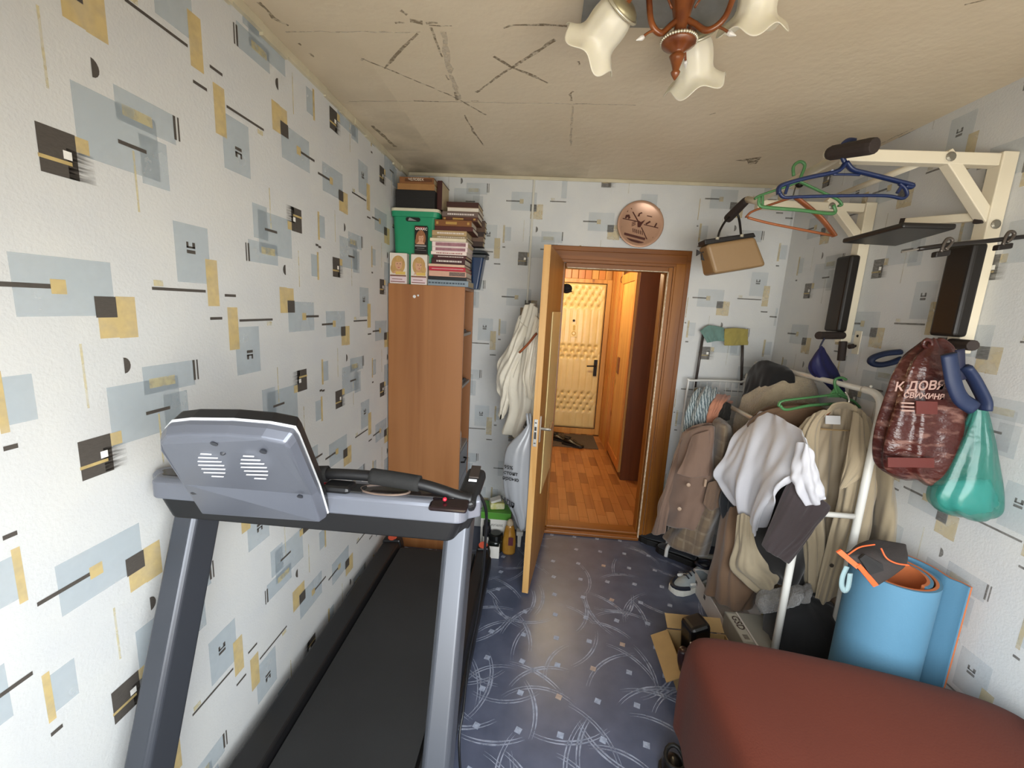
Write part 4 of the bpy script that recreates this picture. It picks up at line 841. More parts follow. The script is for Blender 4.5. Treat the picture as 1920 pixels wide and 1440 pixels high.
# ================================================================ BEHIND THE ROOM DOOR: jacket, bag, things on the floor
wj = mat('quilt_white', '#d6cfbf', .55, sheen=.3, bump=(26, .5, .006))
jt = thing('white_jacket', PY(965, 700, 2.55), 'quilted off-white jacket on a wooden hanger behind the open room door', 'jacket')
cloth('body', R_([[(985, 577, 2.62), (998, 568, 2.55), (1008, 580, 2.5), (1012, 590, 2.5)], [(968, 625, 2.62), (985, 622, 2.55), (1002, 630, 2.48), (1012, 640, 2.48)], [(955, 665, 2.62), (975, 668, 2.52), (995, 680, 2.46), (1010, 690, 2.46)],
                  [(952, 705, 2.62), (972, 720, 2.5), (992, 728, 2.46), (1008, 735, 2.46)], [(953, 760, 2.62), (970, 770, 2.52), (990, 772, 2.48), (1004, 775, 2.48)], [(940, 812, 2.62), (958, 818, 2.54), (975, 822, 2.5), (990, 800, 2.5)]]), wj, jt, folds=.012, freq=3, rough=.010, seed=3, hang=.6)
cloth('sleeve', R_([[(985, 580, 2.66), (975, 600, 2.6), (990, 615, 2.55)], [(958, 640, 2.66), (962, 650, 2.56), (978, 662, 2.52)], [(930, 695, 2.66), (945, 705, 2.56), (962, 715, 2.54)], [(938, 740, 2.66), (946, 745, 2.58), (958, 735, 2.56)], [(935, 782, 2.66), (942, 786, 2.6), (950, 772, 2.58)]]), wj, jt, folds=.006, freq=2, rough=.012, seed=5)
cloth('front_flap', R_([[(1003, 590, 2.46), (1012, 600, 2.45), (1014, 612, 2.45)], [(990, 640, 2.44), (1002, 645, 2.42), (1012, 650, 2.42)], [(980, 700, 2.44), (996, 720, 2.42), (1008, 725, 2.42)], [(985, 745, 2.45), (1000, 752, 2.43), (1008, 748, 2.43)]]), mat('satin_white', '#d9d0bd', .3, sheen=.2, bump=(18, .3)), jt, folds=.006, freq=2, rough=.008, seed=9)
hg = wood('hanger_wood', '#7c3d1f', '#93502b', 'x', .35, 10)
MB().tube(cr([PY(974, 661, 2.44), PY(990, 645, 2.42), PY(1006, 625, 2.40)], 5), .010, 8, flat=.7).build('hanger_arm', hg, jt, smooth=True, label='reddish wooden hanger arm')
MB().tube([PY(940, 778, 2.6), PY(938, 786, 2.58)], .005, 6).build('zip_pull', blk, jt)

pb = mat('bag_plastic_grey', '#8d8f93', .28, var=(5, .1), bump=(14, .35, .006), alpha=.96)
def blob(rows, y, dep, amp=.006, n=36, seed=1, pw=1.0, tw=0):
    rng = np.random.RandomState(seed); ph = rng.uniform(0, 6.28, 6); R = []
    # interpolate rows
    P = cr([(a, b, c) for a, b, c in rows], 5); Dp = cr([(d, 0, 0) for d in (dep if isinstance(dep, list) else [dep]*len(rows))], 5)
    for i, (p, d) in enumerate(zip(P, Dp)):
        a, b = PY(p.x, p.z, y), PY(p.y, p.z+(0), y); c = (a+b)/2; hx_ = (b-a)/2; v = i/(len(P)-1); ring = []
        for j in range(n):
            q = 2*PI*j/n; w = 1+amp/.1*(.5*math.sin(9*q+ph[0]+2*v)+.35*math.sin(14*q+ph[1]-3*v)+.3*math.sin(5*q+ph[2]+5*v)); e = lambda t: math.copysign(abs(t)**pw, t)
            ring.append(c+hx_*e(math.cos(q))*w+Vector((0, d.x*e(math.sin(q))*w, amp*.5*math.sin(4*q+9*v+ph[3]))))
        R.append(ring)
    return R
t = thing('carrier_bag', PY(965, 900, 2.33), 'grey plastic carrier bag with black writing hanging from the door handle', 'bag')
MB().rings(blob([(992, 997, 792), (975, 1001, 812), (950, 1003, 838), (944, 1001, 870), (944, 999, 905), (950, 997, 935), (962, 996, 962), (970, 992, 985), (976, 984, 994)], 2.30, [.01, .03, .05, .06, .07, .07, .06, .04, .01], .010, seed=4)).build('bag_body', pb, t, smooth=True, sub=1)
MB().tube(cr([PY(988, 775, 2.30), PY(990, 800, 2.29), PY(985, 815, 2.28)], 4), .008, 6, flat=.4).build('bag_handle', pb, t, smooth=True)
MB().tube(cr([PY(994, 775, 2.30), PY(996, 800, 2.29), PY(999, 815, 2.28)], 4), .008, 6, flat=.4).build('bag_handle', pb, t, smooth=True)
inkk = mat('ink_black', '#16161a', .5)
q = PY(947, 883, 2.225); ri = PY(968, 887, 2.225)-q; upv = (0, 0, 1)
for i, s in enumerate(('95%', 'стоит', 'ярсью')):
    o_ = PY(943+[2, 1, -1][i], 876+i*10+2, 2.228); text(s, .030, o_, ri, upv, inkk, t, bold=.0008)
text('НДЯ', .042, PY(939, 938, 2.225), PY(966, 955, 2.225)-PY(939, 938, 2.225), upv, inkk, t, bold=.0015)

# things on the floor beside the door
gw = mat('carton_white2', '#d5d2ca', .6); ggr = mat('carton_green', '#4f8f2e', .5); a = PY(903, 1004, 2.76)
z_t = PY(935, 962, 2.72).z; x0, x1 = PY(902, 970, 2.72).x, PY(957, 985, 2.72).x
t = thing('white_green_box', ((x0+x1)/2, 2.8, 0), 'white and green carton on the floor behind the door leaf', 'box')
MB().box(x0, x1, 2.72, 2.90, .001, z_t-.05).build('carton', gw, t, bevel=.002); MB().box(x0-.001, x1+.001, 2.719, 2.901, z_t-.05, z_t).build('carton_lid', ggr, t, bevel=.002)
text('nutrient', .034, (x0+.045, 2.7185, z_t-.10), (1, 0, 0), (0, 0, 1), mat('ink_grey', '#55554f', .6), t)
p = Vector((x0+.10, 2.80, z_t+.001)); t = thing('lemon_pack', p, 'small yellow and white pack on top of the green carton', 'pack'); MB().obox(p+Vector((0, 0, .025)), (.05, .01, 0), (-.01, .04, 0), (0, 0, .024)).build('pack_body', mat('pack_yellow', '#b9b83a', .5, var=(25, .6), c2='#dcd9c0'), t, bevel=.01)
MB().obox(p+Vector((-.01, -.005, .062)), (.036, .006, .012), (-.008, .03, 0), (-.002, 0, .008)).build('paper_tag', gw, t, bevel=.003)
p = PZ(935, 1048, 0); x0, x1 = PZ(908, 1046, 0).x, p.x
t = thing('white_tray', ((x0+x1)/2, p.y+.06, 0), 'low white tray box on the floor holding a jar and a can', 'box'); zt_ = PY(935, 1026, p.y).z
mb = MB(); mb.box(x0, x1, p.y, p.y+.004, .001, zt_); mb.box(x0, x1, p.y+.15, p.y+.154, .001, zt_); mb.box(x0, x0+.004, p.y+.004, p.y+.15, .001, zt_); mb.box(x1-.004, x1, p.y+.004, p.y+.15, .001, zt_); mb.box(x0+.004, x1-.004, p.y+.004, p.y+.15, .001, .004); mb.build('tray_walls', gw, t)
jz = .005; c = Vector(((PY(929, 1010, p.y+.07)).x, p.y+.08, jz)); jb = mat('jar_green_black', '#151b17', .25); jh = PY(929, 1000, p.y+.08).z
t = thing('dark_jar', c, 'wide dark green jar with a black lid in the white tray', 'jar'); r_ = .052; MB().lathe([(r_*.8, 0), (r_, .012), (r_, jh*.6-jz), (r_*.85, jh*.75-jz)], c, 22).build('body', jb, t, smooth=True); MB().lathe([(r_*.95, jh*.75-jz), (r_*.98, jh*.77-jz), (r_*.94, jh-jz), (r_*.7, jh+.006-jz)], c, 22).build('lid', mat('lid_black', '#101211', .3), t)
c = Vector((PY(910, 1000, p.y+.06).x+.004, p.y+.105, jz)); hcan = PY(913, 978, p.y+.1).z
t = thing('black_can', c, 'tall black can in the white tray next to the dark jar', 'can'); MB().lathe([(.026, 0), (.028, .005), (.028, hcan-.05), (.022, hcan-.03), (.022, hcan)], c, 18).build('body', mat('can_black', '#14151a', .35), t)
MB().lathe([(.0283, .05), (.0283, .10)], c, 18, cap=False).build('label_band', gw, t)
c = PZ(953, 1040, 0); c.y += .02; hh = PY(957, 975, c.y).z; gold = mat('bottle_gold', '#9a6a22', .25, .1, var=(8, .5), c2='#b98a3c', coat=.3)
t = thing('gold_bottle', c, 'golden detergent bottle on the floor beside the door edge', 'bottle')
MB().rings([[c+Vector((math.cos(q)*rx, math.sin(q)*rx*.6, z)) for q in [2*PI*k/20 for k in range(20)]] for rx, z in ((.040, 0), (.046, .012), (.046, hh*.35), (.040, hh*.6), (.030, hh*.80), (.020, hh*.88))]).build('body', gold, t, smooth=True)
MB().lathe([(.022, hh*.86), (.024, hh*.88), (.022, hh*.96), (.014, hh*1.0), (.006, hh*1.02)], c, 16).build('cap', mat('cap_beige', '#b8a78c', .4), t)
MB().obox(c+Vector((.012, -.0285, hh*.42)), (.016, 0, 0), (0, .001, 0), (0, 0, hh*.12)).build('label_panel', mat('label_maroon', '#5a2430', .5), t)
c = PZ(973, 1024, 0); t = thing('white_stool_leg', c, 'small white plastic stool leg standing under the carrier bag', 'stool'); z9 = PY(973, 994, c.y).z; MB().rings([[c+Vector((sx*w, sy*w, z)) for sx, sy in ((-1, -1), (1, -1), (1, 1), (-1, 1))] for w, z in ((.010, 0), (.014, z9*.7), (.022, z9*.75), (.024, z9))]).build('leg', gw, t)

# ================================================================ PULL-UP FRAME ON THE RIGHT WALL
fw = mat('frame_cream', '#d9d0ba', .4, bump=(60, .05)); grip = mat('grip_rubber', '#2a201c', .7, bump=(120, .2)); pad = mat('pad_vinyl', '#16120f', .38, bump=(60, .08)); bolt = mat('bolt_grey', '#8a867a', .4, .6)
pf = thing('pull_up_frame', (XR-.03, 1.98, 2.0), 'cream wall mounted pull-up bar frame with black padded cushions', 'exercise frame')
XB = 1.022; YN, YF = 1.68, 2.29; zN = PX(1903, 283, XR-.02).z; zF = PX(1637, 380, XR-.02).z
zb_n = PY(1805, 662, YN).z; zb_f = PY(1583, 642, YF).z
for y, zt_, zb_, br in ((YN, zN, zb_n, ((1768, 288), (1848, 412))), (YF, zF, zb_f, ((1553, 372), (1608, 446)))):
    MB().box(XR-.052, XR-.002, y-.025, y+.025, zb_, zt_).build('upright', fw, pf, bevel=.003)
    zz = zt_-.025
    MB().box(XB, XR-.053, y-.02, y+.02, zz-.02, zz+.02).build('top_arm', fw, pf, bevel=.003)
    a, b = PY(*br[0], y), PY(*br[1], y); MB().beam(a, b, .038, .038, (0, 1, 0)).build('brace', fw, pf, bevel=.003)
    MB().lathe([(.014, 0), (.016, .004), (.01, .007)], Vector((a.x+.01, y-.0205, zz+.002)), 12, (0, -1, 0)).build('bolt_cap', bolt, pf); MB().lathe([(.014, 0), (.016, .004), (.01, .007)], Vector((XR-.027, y-.0255, b.z-.02)), 12, (0, -1, 0)).build('bolt_cap', bolt, pf)
MB().tube([PY(1742, 299, YN), PY(1570, 367, YF)], .012, 10).build('cross_rod', fw, pf, smooth=True)
bz = PY(1592, 291, YN).z; bzf = PY(1412, 379, YF).z
e1, e2 = PY(1553, 288, 1.61), PY(1641, 273, 1.47); f1, f2 = PY(1401, 374, 2.36), PY(1364, 411, 2.49)
MB().tube([e1, Vector((XB, YN, bz+.005)), Vector((XB, YF, bzf+.005)), f1], .0165, 12).build('pull_bar', fw, pf, smooth=True)
MB().tube([e1, e1.lerp(e2, .1), e1.lerp(e2, .9), e2], [.018, .023, .025, .023], 14).build('bar_grip', grip, pf, smooth=False, bevel=.002); MB().tube([f1, f1.lerp(f2, .1), f1.lerp(f2, .9), f2], [.017, .021, .024, .022], 14).build('bar_grip', grip, pf, bevel=.002)
xa = PY(1838, 452, 1.615).x; za, zb_ = PY(1838, 452, 1.615).z, PY(1793, 632, 1.615).z
MB().box(XR-.098, XR-.050, 1.63, 1.735, zb_, za).build('arm_pad', pad, pf, bevel=.012, seg=3)
p = PY(1608, 478, 2.24); q_ = PY(1570, 622, 2.24); MB().box(XR-.098, XR-.050, 2.235, 2.345, q_.z, p.z).build('arm_pad', pad, pf, bevel=.012, seg=3)
zB = 1.985; pol = [PZ(1578, 456, zB), PZ(1692, 427, zB), PZ(1793, 430, zB), PZ(1680, 462, zB)]
MB().prism(pol, (0, 0, .018)).build('back_pad', pad, pf, bevel=.006, seg=3)
a, b = PY(1700, 417, 1.93), PY(1836, 407, 1.70); 
MB().beam(a, b, .03, .03).build('pad_tube', fw, pf, bevel=.003); dirv = (b-a).normalized()
MB().beam(a-dirv*.018, a, .031, .031).build('tube_cap', grip, pf); MB().beam(b, b+dirv*.03, .05, .05).build('tube_clamp', grip, pf, bevel=.004)
MB().beam(a.lerp(b, .25)-Vector((0, 0, .017)), a.lerp(b, .25)-Vector((0, 0, .027)), .03, .03, (0, 1, 0)).build('pad_bracket', fw, pf)
g = PY(1795, 645, 1.66); MB().tube([g+Vector((-.005, .02, 0)), g+Vector((-.03, -.09, 0))], .019, 12).build('dip_grip', grip, pf, bevel=.002)
g = PY(1580, 629, YF-.03); MB().tube([g, PY(1534, 629, YF-.10)], .019, 12).build('dip_grip', grip, pf, bevel=.002)
MB().tube([PY(1581, 640, YF-.03), PY(1577, 676, YF-.03)], .018, 12).build('dip_grip', grip, pf, bevel=.002)
g = PX(1604, 641, XR); mb = MB(); mb.box(XR-.006, XR-.001, 2.20, 2.245, g.z-.06, g.z+.055)
mb.build('wall_bracket', fw, pf, bevel=.002)
for dz in (.03, -.02): MB().lathe([(.007, 0), (.005, .003)], Vector((XR-.0065, 2.222, g.z+dz)), 8, (-1, 0, 0)).build('screw', blk, pf)
MB().tube([PX(1600, 649, XR-.02), PX(1592, 650, XR-.04)], .012, 10).build('bracket_pin', grip, pf)

# clothes hangers
blue_p = mat('hanger_blue', '#15244a', .4); green_p = mat('hanger_green', '#487a4a', .4, alpha=.9)
def px_tube(pts, y, r, n=5, flat=1, dy=0):
    k = len(pts); return cr([PY(p[0], p[1], p[2] if len(p) > 2 else y) for p in pts], n)
t = thing('plastic_hanger', PY(1588, 320, 1.57), 'blue plastic clothes hanger hooked over the near bar grip', 'hanger', group='hangers on the pull-up bar')
Y_ = 1.56
MB().tube(px_tube([(1604, 263), (1590, 263), (1578, 275), (1580, 295), (1585, 306)], Y_, 0), .007, 8).build('hook', blue_p, t, smooth=True)
MB().tube(px_tube([(1586, 304), (1575, 318), (1555, 325), (1520, 332), (1485, 341), (1462, 350), (1460, 364)], Y_, 0), .0115, 8, flat=.6).build('arm', blue_p, t, smooth=True)
MB().tube(px_tube([(1586, 304), (1598, 318), (1620, 324), (1660, 334), (1695, 343), (1709, 347), (1708, 351), (1696, 350)], Y_, 0), .0115, 8, flat=.6).build('arm', blue_p, t, smooth=True)
MB().tube(px_tube([(1562, 327), (1590, 327), (1612, 328)], Y_, 0), .004, 6).build('bridge', blue_p, t, smooth=True)
MB().tube(px_tube([(1461, 360), (1470, 370), (1500, 369), (1580, 367), (1660, 367), (1690, 372), (1700, 366), (1697, 354), (1686, 344)], Y_, 0), .0075, 8, flat=.7).build('trouser_bar', blue_p, t, smooth=True)
MB().tube(px_tube([(1690, 349), (1682, 362)], Y_, 0, 2), .005, 6).build('notch', blue_p, t); MB().tube(px_tube([(1478, 346), (1472, 364)], Y_, 0, 2), .005, 6).build('notch', blue_p, t)
for u, v in ((1613, 322), (1625, 325), (1637, 328), (1648, 331), (1558, 322)): MB().lathe([(.005, -.0075), (.005, .0075)], PY(u, v, Y_), 8, (0, 1, 0)).build('hole_ring', mat('hole_pale', '#8b93a8', .4), t)
t = thing('plastic_hanger', PY(1500, 370, 1.86), 'green plastic clothes hanger on the pull-up bar behind the blue one', 'hanger', group='hangers on the pull-up bar'); Y_ = 1.86
MB().tube(px_tube([(1488, 330), (1488, 312), (1500, 303), (1509, 310), (1503, 328), (1498, 340)], Y_, 0), .006, 8).build('hook', green_p, t, smooth=True)
MB().tube(px_tube([(1498, 340), (1480, 348), (1450, 358), (1424, 367), (1415, 373)], Y_, 0), .008, 8, flat=.6).build('arm', green_p, t, smooth=True)
MB().tube(px_tube([(1498, 340), (1515, 348), (1545, 362), (1570, 374), (1578, 384), (1572, 386)], Y_, 0), .008, 8, flat=.6).build('arm', green_p, t, smooth=True)
MB().tube(px_tube([(1424, 368), (1424, 384), (1440, 389), (1500, 394), (1550, 400), (1566, 398), (1563, 384)], Y_, 0), .007, 8, flat=.7).build('trouser_bar', green_p, t, smooth=True)
MB().tube(px_tube([(1430, 366), (1430, 384)], Y_, 0, 2), .005, 6).build('notch', green_p, t)
hw2 = wood('hanger_orange', '#7f4524', '#955732', 'x', .4, 10)
t = thing('wooden_hanger', PY(1485, 400, 2.0), 'orange brown wooden clothes hanger hanging lowest on the bar', 'hanger', group='hangers on the pull-up bar'); Y_ = 2.0
MB().tube(px_tube([(1481, 345), (1489, 338), (1494, 344), (1490, 356), (1487, 368)], Y_, 0), .003, 6).build('hook', mat('hook_steel', '#6a6a66', .3, .9), t, smooth=True)
MB().tube(px_tube([(1487, 370), (1465, 377), (1430, 389), (1408, 398), (1399, 407)], Y_, 0), [.011]*21, 8, flat=.45).build('arm', hw2, t, smooth=True)
MB().tube(px_tube([(1492, 370), (1515, 388), (1540, 410), (1560, 435), (1565, 443)], Y_, 0), [.017]*21, 8, flat=.45).build('arm', hw2, t, smooth=True)
MB().tube(px_tube([(1402, 408), (1440, 418), (1500, 430), (1562, 442)], Y_, 0), .0055, 8).build('trouser_bar', hw2, t, smooth=True)
MB().ball(PY(1499, 346, 1.93), .016, .014, .013).build('clip_dark', blk, t)
# black clip hanger lying across the near cushion
t = thing('clip_hanger', PY(1830, 455, 1.5), 'black rod hanger with two clips across the near cushion', 'hanger'); Y_ = 1.50; cb_ = mat('clip_black', '#1a1513', .35)
MB().tube(px_tube([(1722, 467), (1780, 459), (1850, 452), (1935, 442)], Y_, 0), .007, 8).build('rod', cb_, t, smooth=True); MB().tube(px_tube([(1690, 473), (1722, 467)], Y_, 0, 2), .003, 6).build('rod_tip', mat('rod_grey', '#6b665f', .4), t)
for cu, cv in ((1772, 459), (1888, 446)):
    o = MB().obox(PY(cu-8, cv+17, Y_), (.022, 0, .004), (0, .010, 0), (0, 0, .009)).build('clip_jaw', cb_, t, bevel=.004)
    MB().tube(px_tube([(cu-8, cv+14), (cu-2, cv-2), (cu+6, cv-12), (cu+14, cv-8), (cu+8, cv+2), (cu, cv+8)], Y_-.006, 0, 4), .005, 6).build('clip_spring', mat('clip_grey', '#57504a', .35, .5), t, smooth=True)

# handbag on the far grip
bg_ = mat('bag_beige', '#8f7350', .5, bump=(50, .1)); bk_ = mat('bag_black', '#120e0d', .45)
t = thing('handbag', PY(1375, 490, 2.45), 'beige handbag with black top band hanging from the far bar grip', 'handbag')
def slabpx(q4, y, dy, k=0):
    f_ = [PY(u, v, y) for u, v in q4]; return f_+[p+Vector((p.x/p.y*0, dy, 0)) for p in f_]
f_ = slabpx([(1340, 514), (1438, 498), (1417, 443), (1324, 458)], 2.40, .17); f_[6].y -= .05; f_[7].y -= .05
MB().hexa([f_[0], f_[1], f_[5], f_[4], f_[3], f_[2], f_[6], f_[7]]).build('bag_body', bg_, t, bevel=.018, seg=3)
f_ = slabpx([(1322, 459), (1418, 444), (1414, 436), (1321, 449)], 2.405, .10); MB().hexa([f_[0], f_[1], f_[5], f_[4], f_[3], f_[2], f_[6], f_[7]]).build('top_band', bk_, t, bevel=.005)
MB().tube(px_tube([(1345, 452, 2.41), (1350, 432, 2.42), (1364, 410, 2.45), (1380, 401, 2.46), (1386, 412, 2.46), (1390, 446, 2.43)], 0, 0), .006, 8).build('bag_handle', bk_, t, smooth=True)
for u, v in ((1345, 447), (1391, 442)): MB().lathe([(.009, -.006), (.009, .006)], PY(u, v, 2.40), 10, (0, 0, 1)).build('handle_ring', silver, t)
c = PY(1316, 474, 2.46); mb = MB(); mb.prism([c, c+Vector((-.028, 0, .016)), c+Vector((-.026, 0, -.018))], (0, .01, 0)); mb.prism([c, c+Vector((.026, 0, .03)), c+Vector((.028, 0, .004))], (0, .01, 0)); mb.prism([c, c+Vector((.02, 0, -.04)), c+Vector((.002, 0, -.036))], (0, .01, 0)); mb.build('bow', bk_, t)

# straps and bags on the frame's lower grips
nav = mat('strap_navy', '#172544', .55, bump=(80, .1)); navd = mat('strap_dark', '#171a33', .7)
t = thing('padded_strap', PY(1660, 672, 1.9), 'blue padded exercise strap loop between the two uprights', 'strap')
MB().tube(px_tube([(1688, 660), (1660, 663), (1637, 671), (1634, 680), (1650, 684), (1672, 680), (1690, 673)], 1.95, 0), [.017]*31, 8, flat=.75).build('strap_loop', nav, t, smooth=True)
t = thing('padded_strap', PY(1815, 715, 1.52), 'navy padded exercise sling hanging at the near upright', 'strap'); Y_ = 1.40
MB().tube(px_tube([(1779, 664), (1783, 690), (1789, 720), (1802, 748), (1826, 765)], Y_, 0), [.024]*21, 8, flat=.55).build('strap_arm', nav, t, smooth=True)
MB().tube(px_tube([(1809, 688), (1822, 705), (1836, 730), (1846, 752), (1846, 768)], Y_+.02, 0), [.024]*21, 8, flat=.55).build('strap_arm', nav, t, smooth=True)
MB().tube(px_tube([(1800, 655), (1801, 690), (1803, 712)], Y_+.03, 0), .015, 8, flat=.4).build('web_strap', navd, t, smooth=True)
t = thing('cloth_strap', PY(1550, 690, 2.2), 'dark blue cloth sling hanging from the far dip grip', 'strap')
cloth('sling', R_([[(1538, 650, 2.17), (1541, 649, 2.17), (1545, 652, 2.17)], [(1515, 682, 2.18), (1535, 670, 2.14), (1556, 668, 2.17)], [(1520, 702, 2.18), (1545, 698, 2.14), (1570, 690, 2.17)], [(1548, 722, 2.18), (1566, 722, 2.15), (1580, 712, 2.17)], [(1572, 745, 2.2), (1579, 742, 2.19), (1584, 738, 2.2)]]), mat('sling_blue', '#1a1c4a', .6), t, folds=.006, freq=2, rough=.004)
MB().tube(px_tube([(1546, 634), (1540, 645), (1537, 652)], 2.17, 0), .004, 6).build('cord', navd, t)
rb_ = mat('bag_brown_red', '#3a1512', .3, var=(7, .0), c2='#47201a', bump=(20, .9, .012), stretch=(1, 1, 1.6))
def bag_print(m):     # pale print broken up by the folds of the bag
    nt = m.node_tree; b = nt.nodes['Principled BSDF']; old = b.inputs['Base Color'].links[0].from_socket; tc = [n for n in nt.nodes if n.type == 'TEX_COORD'][0]
    mp = nt.nodes.new('ShaderNodeMapping'); mp.inputs['Scale'].default_value = (14, 14, 42); nt.links.new(tc.outputs['Object'], mp.inputs[0])
    n = nt.nodes.new('ShaderNodeTexNoise'); n.inputs['Scale'].default_value = 1; n.inputs['Detail'].default_value = 6; nt.links.new(mp.outputs[0], n.inputs['Vector'])
    r = nt.nodes.new('ShaderNodeMapRange'); r.inputs['From Min'].default_value = .52; r.inputs['From Max'].default_value = .66; r.inputs['To Max'].default_value = .8; nt.links.new(n.outputs['Fac'], r.inputs['Value'])
    mx = nt.nodes.new('ShaderNodeMix'); mx.data_type = 'RGBA'; nt.links.new(r.outputs[0], mx.inputs[0]); nt.links.new(old, mx.inputs[6]); mx.inputs[7].default_value = lin('#7d5a50'); nt.links.new(mx.outputs[2], b.inputs['Base Color'])
bag_print(rb_)
t = thing('printed_bag', PY(1730, 780, 1.55), 'full dark red printed plastic bag with pale lettering by the near upright', 'bag'); Y_ = 1.53
body = MB().rings(blob([(1738, 1762, 636), (1722, 1782, 652), (1700, 1786, 672), (1684, 1792, 700), (1674, 1799, 730), (1664, 1805, 762), (1652, 1808, 800), (1645, 1803, 840), (1650, 1792, 872), (1680, 1786, 892), (1705, 1770, 900)], Y_, [.015, .03, .045, .055, .06, .07, .08, .085, .08, .07, .03], .016, n=44, seed=8, pw=.85)).build('bag_body', rb_, t, smooth=True, sub=1)
MB().tube([PY(1739+8*math.cos(2*PI*i/14), 645+8*math.sin(2*PI*i/14), Y_-.02) for i in range(14)], .006, 6, loop=True).build('knot_loop', rb_, t, smooth=True)
palep = mat('print_pale', '#9a7d73', .4); yb = Y_-.105
text('К ДОВЯС', .040, PY(1676, 733, yb), PY(1780, 729, yb)-PY(1676, 733, yb), upv, palep, t, bold=.001); text('СВИЖИНЯ', .024, PY(1693, 745, yb), PY(1768, 749, yb)-PY(1693, 745, yb), upv, palep, t, bold=.0008)
def band(u0, v0, u1, v1, m_, nm, par, yy): a_, b_, c_, d_ = PY(u0, v0, yy), PY(u1, v0+1, yy), PY(u1, v1+1, yy), PY(u0, v1, yy); MB().prism([a_, b_, c_, d_], (0, .004, 0)).build(nm, m_, par)
redp = mat('print_red', '#55201a', .4); band(1718, 752, 1758, 776, redp, 'print_block', t, yb-.004); band(1665, 858, 1752, 876, redp, 'print_block', t, Y_-.098)
for i in range(3): band(1690, 754+i*7, 1714, 757+i*7, palep, 'print_line', t, yb-.002)
band(1752, 883, 1782, 888, gw, 'white_hem', t, Y_-.075)
tlb = mat('bag_teal', '#2c7468', .22, alpha=.64, var=(4, .25), bump=(9, .6, .012), trans=.12); 
t = thing('teal_bag', PY(1810, 900, 1.46), 'thin translucent teal plastic bag hanging lowest by the right wall', 'bag'); Y_ = 1.45
MB().rings(blob([(1829, 1842, 752), (1822, 1849, 775), (1812, 1854, 800), (1798, 1858, 830), (1782, 1862, 862), (1765, 1866, 895), (1748, 1869, 925), (1750, 1868, 948), (1776, 1856, 963), (1805, 1838, 970)], Y_, [.008, .02, .03, .045, .055, .065, .07, .068, .05, .02], .008, n=44, seed=12)).build('bag_body', tlb, t, smooth=True, sub=1)
cont = MB().rings(blob([(1775, 1850, 900), (1762, 1862, 925), (1765, 1860, 945), (1790, 1845, 958)], Y_, [.02, .045, .045, .02], .012, n=24, seed=3)).build('contents', mat('bag_contents', '#4aa7a4', .5, var=(12, .5)), t, smooth=True)
MB().tube(px_tube([(1829, 757), (1822, 775), (1815, 800)], Y_+.03, 0), .012, 6, flat=.3).build('bag_handle', tlb, t, smooth=True)

# ================================================================ CLOTHES RACK AND CLOTHES
rk = mat('rack_white', '#d9d7d0', .35); chrome = mat('rack_chrome', '#cfc9be', .3, .35)
XH, ZH, XLO, ZLO, YR, YE = 1.392, 1.397, 1.155, 1.150, 1.765, 2.80
t = thing('clothes_rack', ((XH+XLO)/2, 2.2, 0), 'white tubular two-tier clothes rack loaded with coats', 'clothes rack')
for nm, x, z in (('high', XH, ZH), ('low', XLO, ZLO)):
    MB().tube([(x, YE, z), (x, YR+.10, z)], .0125, 12).build('hanging_rail', chrome, t, smooth=True)
    MB().tube(cr([(x, YR+.11, z), (x, YR+.05, z-.004), (x, YR+.012, z-.03), (x, YR, z-.08)], 6)+[Vector((x, YR-.0, z*.5)), Vector((x, YR, .035))], .0155, 12).build('end_post', rk, t, smooth=True)
    MB().tube([(x, YE-.01, z), (x, YE, .035)], .0165, 12).build('end_post', rk, t, smooth=True)
    MB().ball((x, YR+.075, z+.020), .006).build('screw', rk, t)
zc_ = PY(1600, 968, YR).z
MB().tube([(XLO+.017, YR, zc_), (XH-.017, YR, zc_)], .012, 10).build('cross_bar', rk, t, smooth=True)
for y in (YR, YE): MB().tube([(XLO-.14, y, .018), (XH+.12, y, .018)], .016, 10).build('foot_bar', rk, t, smooth=True)

# airer leaning on the far wall with two cloths over it
aw = mat('airer_white', '#c9c8c4', .4); ab = mat('airer_dark', '#3a3330', .4)
t = thing('clothes_airer', PZ(1290, 1020, 0), 'folded white wire clothes airer with dark legs against the far wall', 'clothes airer'); Y_ = 2.88
tl, trr = PY(1291, 713, Y_), PY(1398, 717, Y_); bl_, br_ = Vector((tl.x-.02, 2.84, .05)), Vector((trr.x, 2.84, .05)); tl.y = trr.y = Y_
MB().tube(cr([bl_, bl_.lerp(tl, .6), tl+Vector((0, 0, -.04)), tl+Vector((.03, 0, 0)), trr+Vector((-.03, 0, 0)), trr+Vector((0, 0, -.04)), br_], 6), .008, 8).build('frame', aw, t, smooth=True)
for i in range(1, 9):
    k = i/9; MB().tube([tl.lerp(trr, k)+Vector((0, .0, -.002)), bl_.lerp(br_, k)], .0022, 5).build('wire', aw, t)
for i in range(1, 8): MB().tube([tl.lerp(bl_, i/12), trr.lerp(br_, i/12)], .0022, 5).build('wire', aw, t)
l1, l2 = PY(1320, 618, 2.94), PY(1397, 620, 2.94)
MB().tube([l1, PY(1303, 726, 2.91)], .009, 8).build('leg', ab, t, smooth=True); MB().tube([PY(1393, 625, 2.94), PY(1390, 722, 2.91)], .009, 8).build('leg', ab, t, smooth=True)
MB().tube([l1, l2], .008, 8).build('top_bar', ab, t, smooth=True)
f0 = PZ(1248, 1046, 0); MB().tube(cr([f0+Vector((0, 0, .01)), f0+Vector((.005, .01, .06)), f0+Vector((.025, .03, .085)), f0+Vector((.06, .06, .09))], 5), .013, 8).build('foot', aw, t, smooth=True)
